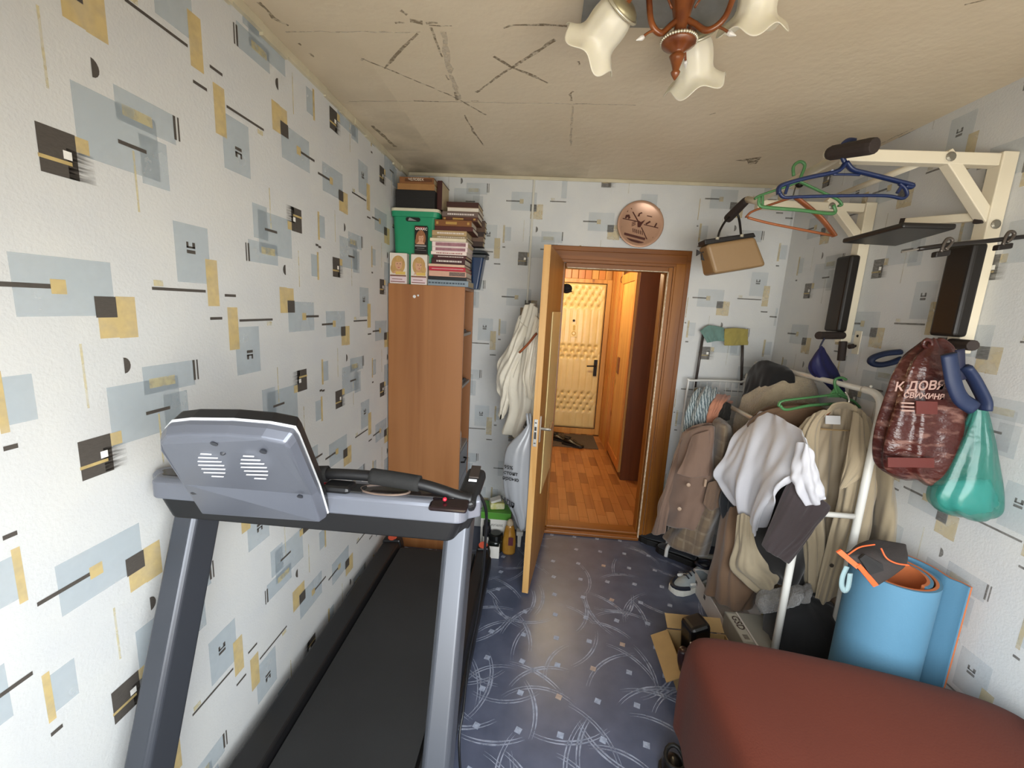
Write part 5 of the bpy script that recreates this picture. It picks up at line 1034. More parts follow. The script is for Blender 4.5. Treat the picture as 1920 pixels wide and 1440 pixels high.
tag(cloth('dust_cloth', R_([[(1312, 620, 2.92), (1330, 610, 2.92), (1358, 614, 2.92)], [(1318, 628, 2.90), (1335, 626, 2.90), (1359, 628, 2.90)], [(1326, 643, 2.90), (1340, 640, 2.90), (1358, 640, 2.90)]]), mat('cloth_teal', '#64837c', .9, sheen=.3), thick=.003, folds=.006, freq=2), 'pale teal cleaning cloth folded over the airer top', 'cloth')
tag(cloth('dust_cloth', R_([[(1359, 616, 2.91), (1380, 615, 2.91), (1404, 617, 2.91)], [(1358, 632, 2.895), (1380, 632, 2.895), (1403, 633, 2.895)], [(1358, 648, 2.895), (1380, 648, 2.895), (1403, 647, 2.895)]]), mat('cloth_yellow', '#968a4a', .9, sheen=.3), thick=.004, folds=.004, freq=2), 'yellow cleaning cloth folded over the airer top', 'cloth')

def plaid(name, base, l1, l2, s=.09):
    m = mat(name, base, .9, sheen=.3, bump=(300, .15)); nt = m.node_tree; b = nt.nodes['Principled BSDF']; tc = nt.nodes['Texture Coordinate']; sp = nt.nodes.new('ShaderNodeSeparateXYZ'); nt.links.new(tc.outputs['Object'], sp.inputs[0])
    ad = nt.nodes.new('ShaderNodeMath'); ad.operation = 'SUBTRACT'; nt.links.new(sp.outputs['X'], ad.inputs[0]); nt.links.new(sp.outputs['Y'], ad.inputs[1])
    col = None
    for src, wd, cc in ((ad.outputs[0], .16, l1), (sp.outputs['Z'], .16, l1), (ad.outputs[0], .5, l2), (sp.outputs['Z'], .5, l2)):
        d = nt.nodes.new('ShaderNodeMath'); d.operation = 'DIVIDE'; d.inputs[1].default_value = s; nt.links.new(src, d.inputs[0])
        f = nt.nodes.new('ShaderNodeMath'); f.operation = 'FRACT'; nt.links.new(d.outputs[0], f.inputs[0])
        g_ = nt.nodes.new('ShaderNodeMath'); g_.operation = 'LESS_THAN'; g_.inputs[1].default_value = wd; nt.links.new(f.outputs[0], g_.inputs[0])
        sc_ = nt.nodes.new('ShaderNodeMath'); sc_.operation = 'MULTIPLY'; sc_.inputs[1].default_value = .55 if wd < .3 else .4; nt.links.new(g_.outputs[0], sc_.inputs[0])
        mx = nt.nodes.new('ShaderNodeMix'); mx.data_type = 'RGBA'; nt.links.new(sc_.outputs[0], mx.inputs[0]); mx.inputs[7].default_value = lin(cc)
        if col: nt.links.new(col, mx.inputs[6])
        else: mx.inputs[6].default_value = lin(base)
        col = mx.outputs[2]
    nt.links.new(col, b.inputs['Base Color']); return m
fab = lambda n, c, **k: mat(n, c, .92, sheen=.25, bump=(220, .2, .002), **k)
def stripe_mat(name, c1, c2, s=.02):
    m = mat(name, c1, .95, sheen=.4, bump=(120, .4)); nt = m.node_tree; b = nt.nodes['Principled BSDF']; tc = nt.nodes['Texture Coordinate']
    w = nt.nodes.new('ShaderNodeTexWave'); w.inputs['Scale'].default_value = 1/s/3; w.inputs['Distortion'].default_value = 3; w.inputs['Detail Scale'].default_value = 2; mp = nt.nodes.new('ShaderNodeMapping'); mp.inputs['Rotation'].default_value = (0, .3, .5); nt.links.new(tc.outputs['Object'], mp.inputs[0]); nt.links.new(mp.outputs[0], w.inputs['Vector'])
    r = nt.nodes.new('ShaderNodeValToRGB'); r.color_ramp.elements[0].color = lin(c1); r.color_ramp.elements[1].color = lin(c2); r.color_ramp.elements[0].position = .35; r.color_ramp.elements[1].position = .6; nt.links.new(w.outputs['Fac'], r.inputs[0]); nt.links.new(r.outputs[0], b.inputs['Base Color']); return m
G = 'clothes on the white rack'
# far end of the low rail
tag(cloth('striped_scarf', R_([[(1306, 732, 2.76), (1322, 725, 2.74), (1338, 727, 2.72), (1352, 738, 2.70)], [(1294, 748, 2.72), (1312, 742, 2.66), (1332, 744, 2.64), (1346, 752, 2.66)], [(1286, 772, 2.70), (1302, 770, 2.62), (1320, 770, 2.60), (1334, 772, 2.62)], [(1281, 800, 2.68), (1295, 800, 2.60), (1311, 796, 2.58), (1326, 792, 2.60)], [(1276, 830, 2.66), (1288, 830, 2.60), (1302, 826, 2.58), (1314, 820, 2.60)]]), stripe_mat('scarf_stripes', '#55666c', '#a9b3b4', .016), folds=.012, freq=5, hang=.9), 'blue grey and white striped scarf over the far end of low rail', 'scarf', G)
tag(cloth('orange_towel', R_([[(1338, 744, 2.70), (1352, 738, 2.68), (1366, 744, 2.66), (1376, 754, 2.64)], [(1332, 757, 2.62), (1345, 752, 2.58), (1358, 753, 2.57), (1370, 760, 2.60)], [(1326, 775, 2.60), (1336, 774, 2.56), (1346, 772, 2.55), (1354, 768, 2.58)], [(1323, 796, 2.58), (1331, 794, 2.55), (1338, 791, 2.54), (1344, 786, 2.56)]]), fab('towel_orange', '#b27a60'), folds=.008, freq=4, hang=.9), 'salmon orange towel on the low rail beside the scarf', 'towel', G)
tag(cloth('black_belt_cloth', R_([[(1353, 762, 2.56), (1361, 754, 2.54), (1371, 757, 2.52)], [(1347, 775, 2.55), (1358, 772, 2.52), (1371, 770, 2.50)], [(1342, 790, 2.54), (1354, 790, 2.51), (1368, 788, 2.49)]]), fab('black_cloth', '#15130f'), folds=.004, freq=3), 'small black cloth with clips on the low rail', 'cloth', G)
hk = mat('hook_wire', '#8a857c', .25, .9)
# brown jacket
bj = fab('jacket_brown', '#715a4c', var=(8, .12)); t = thing('brown_jacket', PY(1290, 880, 2.4), 'taupe brown jacket with round buttons hanging beside the doorway', 'jacket', G)
cloth('body', loops([[(1284, 812, 2.50), (1296, 806, 2.42), (1318, 798, 2.38), (1338, 795, 2.36), (1345, 802, 2.42)], [(1268, 860, 2.52), (1285, 858, 2.40), (1312, 856, 2.34), (1338, 852, 2.33), (1348, 850, 2.42)], [(1255, 905, 2.52), (1275, 910, 2.40), (1305, 912, 2.34), (1335, 905, 2.33), (1346, 896, 2.42)], [(1243, 950, 2.54), (1262, 955, 2.42), (1290, 960, 2.35), (1318, 958, 2.34), (1335, 945, 2.42)], [(1240, 990, 2.54), (1256, 992, 2.43), (1280, 994, 2.36), (1305, 994, 2.35), (1322, 975, 2.42)]], [.08, .14, .16, .18, .2]), bj, t, closed=True, folds=.008, freq=4, seed=21, cap=True)
cloth('cape_flap', R_([[(1296, 818, 2.40), (1310, 812, 2.36), (1330, 806, 2.34)], [(1282, 860, 2.36), (1305, 862, 2.315), (1332, 858, 2.305)], [(1268, 888, 2.35), (1300, 896, 2.305), (1330, 893, 2.30)]]), bj, t, folds=.003, freq=2, rough=.002)
cloth('sleeve', R_([[(1282, 815, 2.52), (1276, 835, 2.5), (1284, 850, 2.46)], [(1258, 880, 2.54), (1258, 890, 2.5), (1270, 900, 2.46)], [(1240, 945, 2.56), (1240, 955, 2.5), (1254, 960, 2.47)], [(1221, 1000, 2.58), (1232, 1004, 2.52), (1248, 1000, 2.48)]]), bj, t, folds=.004, freq=2)
btn = mat('button_horn', '#a58c76', .35)
for u, v in ((1291, 909), (1274, 954)): MB().lathe([(.010, 0), (.011, .003), (.006, .005)], PY(u, v, 2.325), 12, (-.3, -1, .1)).build('button', btn, t)
MB().obox(PY(1322, 905, 2.30), (.006, 0, 0), (0, .008, 0), (0, 0, .022)).build('buckle', btn, t, bevel=.002)
# plaid coat
pl_ = plaid('plaid_brown', '#6b5a46', '#9a8a72', '#56473a'); t = thing('plaid_coat', PY(1300, 1000, 2.3), 'brown checked coat hanging under the taupe jacket', 'coat', G)
cloth('body', loops([[(1340, 800, 2.40), (1352, 792, 2.33), (1366, 795, 2.30), (1378, 800, 2.34)], [(1335, 860, 2.42), (1346, 858, 2.32), (1362, 860, 2.29), (1380, 862, 2.34)], [(1318, 920, 2.42), (1332, 925, 2.32), (1350, 930, 2.28), (1372, 930, 2.33)], [(1275, 985, 2.46), (1300, 990, 2.34), (1325, 990, 2.28), (1350, 985, 2.33)], [(1244, 1020, 2.48), (1272, 1035, 2.38), (1302, 1045, 2.30), (1330, 1058, 2.34)]], .16), pl_, t, closed=True, folds=.012, freq=5, seed=31, cap=True)
cloth('pocket_flap', R_([[(1328, 905, 2.275), (1345, 900, 2.265), (1362, 905, 2.27)], [(1318, 945, 2.27), (1334, 958, 2.26), (1352, 950, 2.26)]]), fab('flap_brown', '#665141'), t, folds=.004, freq=2)
# black trousers piece and long tan coat
tag(cloth('black_trousers', R_([[(1376, 850, 2.30), (1388, 850, 2.27), (1400, 850, 2.25)], [(1362, 890, 2.27), (1378, 893, 2.23), (1394, 895, 2.2)], [(1346, 940, 2.24), (1366, 950, 2.2), (1388, 960, 2.18)], [(1360, 985, 2.24), (1374, 1005, 2.2), (1386, 990, 2.18)]]), fab('navy_black', '#14161b'), folds=.01, freq=3), 'black trousers hanging between plaid coat and white shirt', 'trousers', G)
tan = fab('coat_tan', '#6e5540', var=(6, .15)); t = thing('tan_coat', PY(1380, 1060, 2.1), 'long tan brown coat with hem reaching the white box', 'coat', G)
cloth('body', R_([[(1368, 850, 2.40), (1385, 845, 2.34), (1405, 850, 2.32), (1420, 860, 2.36)], [(1355, 930, 2.32), (1376, 935, 2.22), (1398, 940, 2.20), (1420, 945, 2.24)], [(1342, 1010, 2.22), (1366, 1020, 2.09), (1394, 1035, 2.05), (1422, 1045, 2.12)], [(1326, 1075, 2.24), (1355, 1090, 2.10), (1390, 1105, 2.05), (1432, 1095, 2.12)], [(1319, 1113, 2.24), (1352, 1130, 2.12), (1394, 1150, 2.06), (1428, 1112, 2.12)]]), tan, t, folds=.010, freq=4, seed=41, thick=.008)
MB().tube(px_tube([(1392, 1146, 2.045), (1400, 1132, 2.045), (1414, 1108, 2.05)], 0, 0), .003, 6).build('hem_seam', fab('seam_brown', '#4a3726'), t)
# khaki trousers in front
tag(cloth('khaki_trousers', R_([[(1384, 965, 2.02), (1394, 962, 1.99), (1408, 970, 1.97)], [(1378, 1020, 2.02), (1394, 1022, 1.97), (1418, 1022, 1.95)], [(1369, 1062, 2.02), (1396, 1066, 1.96), (1436, 1052, 1.94)], [(1398, 1092, 2.0), (1424, 1088, 1.95), (1458, 1078, 1.94)], [(1434, 1126, 1.98), (1446, 1112, 1.95), (1460, 1088, 1.94)]]), fab('khaki', '#8d8069', var=(10, .2)), folds=.008, freq=3, seed=44), 'khaki beige trouser leg hanging in front of the tan coat', 'trousers', G)
# dark clothes behind and below the white shirt
tag(cloth('black_coat', loops([[(1440, 850, 1.98), (1465, 845, 1.93), (1495, 850, 1.9), (1512, 860, 1.92)], [(1420, 930, 1.99), (1450, 935, 1.92), (1485, 940, 1.88), (1515, 950, 1.92)], [(1408, 1000, 1.99), (1442, 1010, 1.92), (1485, 1025, 1.88), (1518, 1030, 1.92)], [(1418, 1040, 1.99), (1448, 1065, 1.93), (1485, 1085, 1.89), (1516, 1085, 1.92)], [(1455, 1085, 1.99), (1475, 1100, 1.93), (1495, 1112, 1.9), (1512, 1105, 1.92)]], .07), fab('black_wool', '#14110f'), closed=True, folds=.01, freq=4, seed=51, cap=True), 'black coat hanging low behind the dark brown skirt', 'coat', G)
tag(cloth('brown_skirt', R_([[(1478, 905, 1.77), (1500, 900, 1.73), (1530, 925, 1.72), (1558, 950, 1.72)], [(1458, 945, 1.76), (1485, 955, 1.72), (1515, 968, 1.71), (1545, 972, 1.71)], [(1442, 985, 1.76), (1468, 1000, 1.72), (1495, 1010, 1.71), (1522, 1002, 1.71)], [(1427, 1022, 1.76), (1445, 1038, 1.73), (1462, 1048, 1.71), (1480, 1058, 1.71)]]), fab('dark_brown_cloth', '#332a2b', var=(7, .1)), folds=.006, freq=2, seed=52), 'dark brown skirt hanging cornerwise below the white shirt', 'skirt', G)
# white T-shirt over the low rail
ws = mat('cotton_white', '#bebdc2', .9, sheen=.3, bump=(240, .15, .002)); t = thing('white_shirt', PY(1440, 880, 2.0), 'white T-shirt draped over the near end of the low rail', 'shirt', G)
cloth('body', R_([[(1405, 792, 2.26), (1418, 774, 2.20), (1445, 774, 2.08), (1480, 792, 1.92), (1514, 820, 1.72)], [(1378, 822, 2.22), (1402, 815, 2.11), (1440, 818, 1.99), (1485, 832, 1.84), (1526, 852, 1.71)], [(1358, 858, 2.2), (1388, 862, 2.08), (1428, 868, 1.95), (1472, 875, 1.80), (1520, 890, 1.71)], [(1344, 888, 2.22), (1376, 900, 2.08), (1416, 915, 1.96), (1448, 920, 1.80), (1480, 905, 1.74)], [(1352, 905, 2.22), (1382, 935, 2.08), (1404, 972, 1.98), (1424, 965, 1.88), (1450, 935, 1.80)], [(1384, 945, 2.14), (1400, 972, 2.06), (1409, 1008, 2.0), (1416, 1006, 1.98), (1424, 985, 1.95)]]), ws, t, folds=.014, freq=5, seed=61, hang=.45)
cloth('sleeve', R_([[(1492, 830, 1.78), (1510, 830, 1.71), (1526, 848, 1.70)], [(1482, 880, 1.74), (1508, 880, 1.69), (1538, 892, 1.69)], [(1484, 905, 1.73), (1512, 912, 1.685), (1548, 920, 1.69)], [(1508, 945, 1.72), (1528, 948, 1.69), (1550, 935, 1.69)]]), ws, t, folds=.008, freq=3, seed=63)
# high rail: black garment, sheepskin, brown coat, green hanger, trench coats
tag(cloth('black_garment', R_([[(1396, 735, 2.62), (1408, 690, 2.58), (1436, 676, 2.5), (1480, 690, 2.42)], [(1390, 745, 2.6), (1412, 720, 2.52), (1445, 705, 2.42), (1490, 702, 2.36)], [(1388, 775, 2.6), (1415, 765, 2.5), (1450, 750, 2.42), (1492, 740, 2.36)]]), fab('black_fleece', '#0f0d0d'), thick=.01, folds=.006, freq=3), 'black fleece slung over the far end of the high rail', 'garment', G)
sheep = mat('sheepskin', '#a09178', .95, sheen=.5, bump=(110, .9, .01), var=(14, .2)); t = thing('sheepskin_coat', PY(1450, 760, 2.46), 'cream sheepskin coat with fluffy shoulders on the high rail', 'coat', G)
cloth('body', loops([[(1408, 740, 2.50), (1440, 712, 2.44), (1485, 702, 2.38), (1520, 708, 2.36), (1536, 718, 2.42)], [(1386, 775, 2.52), (1425, 750, 2.42), (1475, 742, 2.36), (1525, 745, 2.34), (1548, 752, 2.40)], [(1380, 850, 2.52), (1420, 845, 2.42), (1475, 845, 2.36), (1525, 845, 2.34), (1548, 850, 2.40)], [(1385, 960, 2.52), (1422, 960, 2.44), (1475, 962, 2.38), (1522, 965, 2.36), (1542, 965, 2.41)]], .12), sheep, t, closed=True, folds=.012, freq=4, seed=71, cap=True)
t = thing('brown_coat', PY(1490, 790, 2.1), 'brown coat shoulders below the green hanger on the rail', 'coat', G)
cloth('body', loops([[(1412, 785, 2.16), (1440, 766, 2.11), (1490, 758, 2.07), (1545, 762, 2.04), (1568, 775, 2.08)], [(1402, 820, 2.17), (1440, 800, 2.10), (1490, 795, 2.06), (1545, 798, 2.03), (1572, 805, 2.08)], [(1405, 930, 2.17), (1440, 930, 2.11), (1490, 935, 2.06), (1540, 940, 2.04), (1565, 940, 2.08)]], .07), fab('coat_brown', '#5e4631'), t, closed=True, folds=.008, freq=4, seed=73, cap=True)
t = thing('plastic_hanger', PY(1530, 745, 2.0), 'green plastic hanger on the high rail above the trench coat', 'hanger'); Y_ = 1.99
MB().tube(px_tube([(1587, 712), (1578, 708), (1566, 712), (1566, 726), (1570, 738)], Y_, 0), .006, 8).build('hook', green_p, t, smooth=True)
MB().tube(px_tube([(1570, 738), (1545, 742), (1500, 747), (1466, 752), (1459, 762)], Y_, 0), .009, 8, flat=.6).build('arm', green_p, t, smooth=True); MB().tube(px_tube([(1570, 738), (1585, 746), (1600, 752), (1612, 764)], Y_, 0), .009, 8, flat=.6).build('arm', green_p, t, smooth=True)
MB().tube(px_tube([(1462, 760), (1475, 768), (1520, 760), (1590, 756)], Y_, 0), .007, 8).build('trouser_bar', green_p, t, smooth=True)
mb = MB(); mb.prism([PY(1552, 745, Y_), PY(1570, 722, Y_), PY(1590, 745, Y_)], (0, .006, 0)); mb.build('fin', green_p, t)
tr_ = fab('trench_beige', '#9c8d74', var=(5, .12)); lin_ = mat('lining_beige', '#a09078', .6, sheen=.2, bump=(12, .3, .004)); t = thing('trench_coat', PY(1580, 900, 1.9), 'open beige trench coat with a white label inside, facing the room', 'coat', G)
cloth('back_lining', R_([[(1548, 772, 1.94), (1562, 764, 1.96), (1585, 762, 1.96), (1608, 768, 1.92)], [(1532, 800, 1.94), (1560, 802, 1.97), (1590, 802, 1.97), (1614, 804, 1.90)], [(1520, 860, 1.94), (1555, 862, 1.97), (1588, 862, 1.96), (1612, 860, 1.90)], [(1512, 940, 1.94), (1548, 945, 1.96), (1580, 945, 1.95), (1600, 940, 1.90)], [(1505, 1040, 1.94), (1540, 1045, 1.95), (1570, 1045, 1.94), (1590, 1040, 1.90)]]), lin_, t, folds=.010, freq=3, seed=81)
cloth('left_front', R_([[(1500, 800, 1.98), (1525, 775, 1.93), (1545, 768, 1.91), (1556, 772, 1.92)], [(1470, 840, 1.98), (1500, 830, 1.91), (1522, 815, 1.89), (1536, 810, 1.91)], [(1468, 930, 1.98), (1500, 930, 1.90), (1525, 925, 1.88), (1540, 920, 1.90)], [(1500, 1010, 1.96), (1520, 1012, 1.90), (1538, 1010, 1.88), (1550, 1005, 1.9)], [(1512, 1105, 1.95), (1525, 1112, 1.90), (1535, 1110, 1.88), (1542, 1100, 1.9)]]), tr_, t, folds=.008, freq=3, seed=82)
cloth('right_front', R_([[(1600, 765, 1.90), (1612, 766, 1.87), (1624, 776, 1.86), (1636, 800, 1.9)], [(1592, 830, 1.87), (1612, 835, 1.83), (1632, 838, 1.83), (1646, 845, 1.88)], [(1575, 910, 1.86), (1602, 915, 1.81), (1628, 918, 1.81), (1646, 915, 1.86)], [(1558, 985, 1.85), (1588, 990, 1.81), (1616, 992, 1.81), (1636, 985, 1.86)], [(1540, 1060, 1.85), (1570, 1066, 1.82), (1596, 1066, 1.82), (1614, 1055, 1.86)], [(1525, 1135, 1.85), (1552, 1128, 1.83), (1578, 1118, 1.83), (1595, 1105, 1.86)]]), tr_, t, folds=.010, freq=4, seed=83)
cloth('lapel', R_([[(1600, 770, 1.86), (1610, 775, 1.84), (1618, 785, 1.83)], [(1590, 830, 1.83), (1608, 842, 1.80), (1626, 856, 1.80)], [(1584, 870, 1.82), (1606, 876, 1.79), (1632, 882, 1.79)], [(1573, 915, 1.83), (1578, 918, 1.81), (1584, 914, 1.81)]]), tr_, t, folds=.003, freq=2, rough=.002)
cloth('collar', R_([[(1546, 775, 1.91), (1562, 757, 1.89), (1585, 754, 1.88), (1608, 762, 1.87)], [(1544, 783, 1.89), (1562, 768, 1.91), (1585, 766, 1.91), (1610, 774, 1.86)]]), tr_, t, folds=.002, freq=2, rough=.002, thick=.008)
band(1548, 779, 1576, 795, mat('label_white', '#d6d6d6', .6), 'neck_label', t, 1.925)
MB().tube(px_tube([(1528, 803), (1560, 806), (1603, 808)], 1.925, 0), .003, 6).build('yoke_piping', mat('piping', '#a58a60', .6), t, smooth=True)
MB().lathe([(.009, 0), (.009, .003)], PY(1559, 1060, 1.815), 12, (0, -1, 0)).build('button', mat('button_dark', '#3a332c', .4), t); 
MB().tube(px_tube([(1585, 735), (1590, 743), (1592, 752), (1588, 760)], 1.89, 0), .0035, 6).build('hanger_hook', mat('hook_pale', '#c9c4b8', .3, .6), t, smooth=True)
MB().tube(cr([PY(1548, 778, 1.935), PY(1570, 760, 1.93), PY(1590, 758, 1.92), PY(1612, 780, 1.91)], 5), .007, 8).build('hanger_arm', hg, t, smooth=True)
tag(cloth('beige_coat', loops([[(1628, 800, 1.90), (1640, 795, 1.86), (1655, 800, 1.84), (1662, 815, 1.87)], [(1632, 870, 1.90), (1650, 872, 1.84), (1672, 876, 1.80), (1684, 885, 1.84)], [(1632, 940, 1.90), (1652, 945, 1.82), (1676, 950, 1.78), (1690, 950, 1.82)], [(1630, 1015, 1.90), (1650, 1020, 1.82), (1674, 1022, 1.78), (1690, 1015, 1.82)], [(1630, 1080, 1.90), (1650, 1085, 1.83), (1672, 1085, 1.79), (1686, 1080, 1.83)]], .05), fab('coat_sand', '#94866d'), closed=True, folds=.008, freq=3, seed=91, cap=True), 'sand beige coat behind the near white post of the rack', 'coat', G)
for u, v, yy in ((1532, 707, 2.1), (1572, 717, 1.98)): 
    pass
# ================================================================ FLOOR BELOW THE RACK
nb = fab('navy_suede', '#14171f')
c = PZ(1222, 1024, 0); shoe('dark_shoe', (c.x+.05, c.y+.03, 0), 2.6, .27, .11, .17, (nb, solem, nb), 'navy black shoe on the floor next to the door casing', group='shoes under the coats')
c = PZ(1256, 1052, 0); shoe('dark_shoe', (c.x+.06, c.y+.06, 0), 2.5, .27, .11, .17, (nb, solem, nb), 'navy black shoe behind the grey sneaker', group='shoes under the coats')
c = PZ(1282, 1108, 0); shoe('sneaker', (c.x+.055, c.y+.045, 0), 3.65, .30, .11, .15, (mat('sneaker_grey', '#8d9598', .8, bump=(120, .3)), mat('sneaker_sole', '#d3d2ca', .6), mat('sneaker_navy', '#171c2a', .6), mat('sneaker_white', '#dcdcd8', .5)), 'grey sneaker with white sole and navy trim under the plaid coat', sneaker=True, group='shoes under the coats')
wc = mat('carton_inner', '#c3bdb8', .65, var=(9, .08))
def obox_open(name, x0, x1, y0, y1, z1, m_, t_, th=.004, rot=0):
    c0 = Vector(((x0+x1)/2, (y0+y1)/2, 0)); ca, sa = math.cos(rot), math.sin(rot); mb = MB(); hx_, hy_ = (x1-x0)/2, (y1-y0)/2; ex_, ey_ = Vector((ca, sa, 0)), Vector((-sa, ca, 0))
    for s in (-1, 1): mb.obox(c0+ex_*s*(hx_-th/2)+Vector((0, 0, z1/2+.001)), ex_*th/2, ey_*hy_, (0, 0, z1/2)); mb.obox(c0+ey_*s*(hy_-th/2)+Vector((0, 0, z1/2+.001)), ex_*(hx_-th), ey_*th/2, (0, 0, z1/2))
    mb.obox(c0+Vector((0, 0, .003)), ex_*(hx_-th), ey_*(hy_-th), (0, 0, .002)); return mb.build(name, m_, t_), c0, ex_, ey_
a, b = PZ(1300, 1095, .11), PZ(1340, 1172, .11)
t = thing('white_open_box', (1.12, 2.28, 0), 'long open white cardboard box under the tan coat', 'box')
dirb = math.atan2(b.y-a.y, b.x-a.x)+PI/2
o, c0, ex_, ey_ = obox_open('box_walls', 1.045, 1.215, 2.03, 2.47, .12, wc, t, rot=.0)
MB().hexa([Vector(p) for p in ((1.209, 2.03, .121), (1.212, 2.03, .121), (1.212, 2.47, .121), (1.209, 2.47, .121), (1.25, 2.03, .20), (1.253, 2.03, .20), (1.253, 2.47, .20), (1.25, 2.47, .20))]).build('box_flap', wc, t)
for yy in (2.40, 2.27): MB().obox((1.0445, yy, .07), (.0006, 0, 0), (0, .012, 0), (0, 0, .012)).build('punched_hole', mat('hole_dark', '#4a4644', .8), t)
gb = mat('box_grey', '#87857c', .6, var=(12, .08)); t = thing('lettered_box', (1.14, 1.92, 0), 'grey cardboard box with a printed label standing by the bed', 'box')
q0 = PZ(1343, 1148, .19); q1 = PZ(1362, 1196, .17); bx0 = 1.03; by0, by1 = 1.78, 2.0; bz1 = .19
MB().box(bx0, bx0+.19, by0, by1, .001, bz1).build('carton', gb, t, bevel=.002); MB().box(bx0+.055, bx0+.062, by0-.001, by1+.001, bz1-.001, bz1+.002).build('tape_edge', wc, t)
lbl = MB().box(bx0+.004, bx0+.05, by0+.02, by1-.015, bz1, bz1+.0015).build('label_sticker', mat('label_pale', '#a9a69a', .6), t)
text('GSD', .05, (bx0+.016, by1-.03, bz1+.0018), (0, -1, 0), (1, 0, 0), mat('label_ink', '#3a2c28', .6), t, bold=.0008)
for i in range(4): MB().box(bx0+.016, bx0+.04, by0+.035+i*.008, by0+.039+i*.008, bz1+.0015, bz1+.002).build('bar_mark', MATS['label_ink'], t)
tag(MB().hexa([Vector(p) for p in ((1.228, 1.83, .002), (1.30, 1.83, .002), (1.29, 2.03, .002), (1.228, 2.03, .002), (1.228, 1.83, .20), (1.285, 1.83, .17), (1.275, 2.03, .17), (1.228, 2.03, .20))]).build('yellow_packet', mat('paper_yellow', '#9c8f5c', .7, var=(10, .15)), bevel=.004), 'pale yellow paper packet wedged beside the grey lettered box', 'packet')
t = thing('black_holdall', (1.45, 1.95, 0), 'slack black fabric bag on the floor under the trench coat', 'bag')
MB().rings(blob([(1490, 1520, 1118), (1455, 1560, 1132), (1440, 1578, 1165), (1440, 1580, 1205), (1455, 1575, 1240)], 1.86, [.03, .12, .16, .17, .15], .012, seed=15)).build('bag_body', fab('holdall_black', '#0e0e10'), t, smooth=True)
tag(cloth('grey_fur', R_([[(1420, 1110, 1.98), (1450, 1105, 1.95), (1490, 1100, 1.92), (1520, 1095, 1.9)], [(1415, 1130, 1.92), (1450, 1128, 1.86), (1490, 1120, 1.82), (1522, 1112, 1.82)], [(1425, 1150, 1.9), (1450, 1148, 1.84), (1480, 1140, 1.80), (1515, 1130, 1.80)]]), mat('fur_grey', '#6a6866', .95, sheen=.6, bump=(150, 1, .012), var=(30, .4)), thick=.02, folds=.012, freq=4), 'grey fluffy scarf lying on the black fabric bag', 'scarf')
# cardboard box with black device
cbd = mat('cardboard', '#94794f', .8, var=(14, .12), bump=(60, .15)); t = thing('cardboard_box', (.83, 1.80, 0), 'open brown cardboard box with flaps out at the bed foot', 'box')
o, c0, ex_, ey_ = obox_open('box_walls', .715, 1.0, 1.62, 1.90, .135, cbd, t)
def flap(p0, p1, d, nm='box_flap'): p0, p1, d = Vector(p0), Vector(p1), Vector(d); n_ = (p1-p0).cross(d).normalized()*.0035; MB().hexa([p0, p1, p1+n_, p0+n_, p0+d, p1+d, p1+d+n_, p0+d+n_]).build(nm, cbd, t)
flap((.714, 1.895, .136), (.714, 1.625, .136), (-.075, -.005, -.035)); flap((.72, 1.905, .138), (.995, 1.905, .138), (.0, .06, .035))
t = thing('black_charger', (.83, 1.78, .01), 'black glossy boxy device with cable standing in the cardboard box', 'device')
dev = MB().obox((.815, 1.80, .175), (.05, .015, .01), (-.012, .05, 0), (-.01, 0, .10)).build('casing', mat('device_black', '#0d0c0c', .25), t, bevel=.022, seg=3)
MB().rings(blob([(1272, 1292, 1218), (1270, 1296, 1240), (1276, 1290, 1262)], 1.66, [.02, .025, .012], .004, n=16)).build('dark_handle', mat('device_red', '#2a1210', .35), t, smooth=True); MB().tube(px_tube([(1296, 1205), (1294, 1222), (1290, 1240)], 1.66, 0), .005, 6).build('metal_strip', chrome, t)
# rolled mats
ms = mat('mat_blue', '#4c7790', .75, bump=(160, .25, .002), var=(3, .1)); mo = mat('mat_orange', '#b8673a', .75, bump=(160, .25, .002))
def spiral_mat(name, c, r0, r1, turns, h0, th, label, tilt=(0, 0), ph=0, ext=None):
    t = thing(name, (c[0], c[1], h0), label, 'exercise mat'); n = int(turns*72); pts = []
    for i in range(n+1):
        k = i/n; a = ph+turns*2*PI*k; r = r0+(r1-r0)*k; pts.append((c[0]+r*math.cos(a), c[1]+r*math.sin(a)))
    if ext: pts += ext
    return t, pts
def sheet(pts, z0, z1, th, sides, t, tilt=(0, 0)):
    out_ = []; P = [Vector((x, y, 0)) for x, y in pts]
    for side, m_, nm in sides:
        A = []; 
        for i, p in enumerate(P):
            tg_ = (P[min(i+1, len(P)-1)]-P[max(i-1, 0)]).normalized(); nn = Vector((tg_.y, -tg_.x, 0))
            a_, b_ = (p, p+nn*th*.5) if side > 0 else (p-nn*th*.5, p)
            A.append([Vector((a_.x+tilt[0]*z0, a_.y+tilt[1]*z0, z0)), Vector((b_.x+tilt[0]*z0, b_.y+tilt[1]*z0, z0)), Vector((b_.x+tilt[0]*z1, b_.y+tilt[1]*z1, z1)), Vector((a_.x+tilt[0]*z1, a_.y+tilt[1]*z1, z1))])
        o_ = MB().rings(A).build(nm, m_, t, smooth=True); o_.modifiers.new('e', 'EDGE_SPLIT').split_angle = .7
MC = (1.325, 1.485); t, pts = spiral_mat('rolled_mat', MC, .098, .132, 1.45, .002, .016, 'blue rolled exercise mat with orange inside standing by the bed', ph=-1.2, ext=None)
MZ = .80
sheet(pts, .002, MZ, .018, ((1, ms, 'outer_layer'), (-1, mo, 'inner_layer')), t)
t, pts = spiral_mat('rolled_mat', (MC[0]+.055, MC[1]+.035), .158, .166, .42, .002, .012, 'second blue mat sheet wrapped round the roll next to the wall', ph=-1.0)
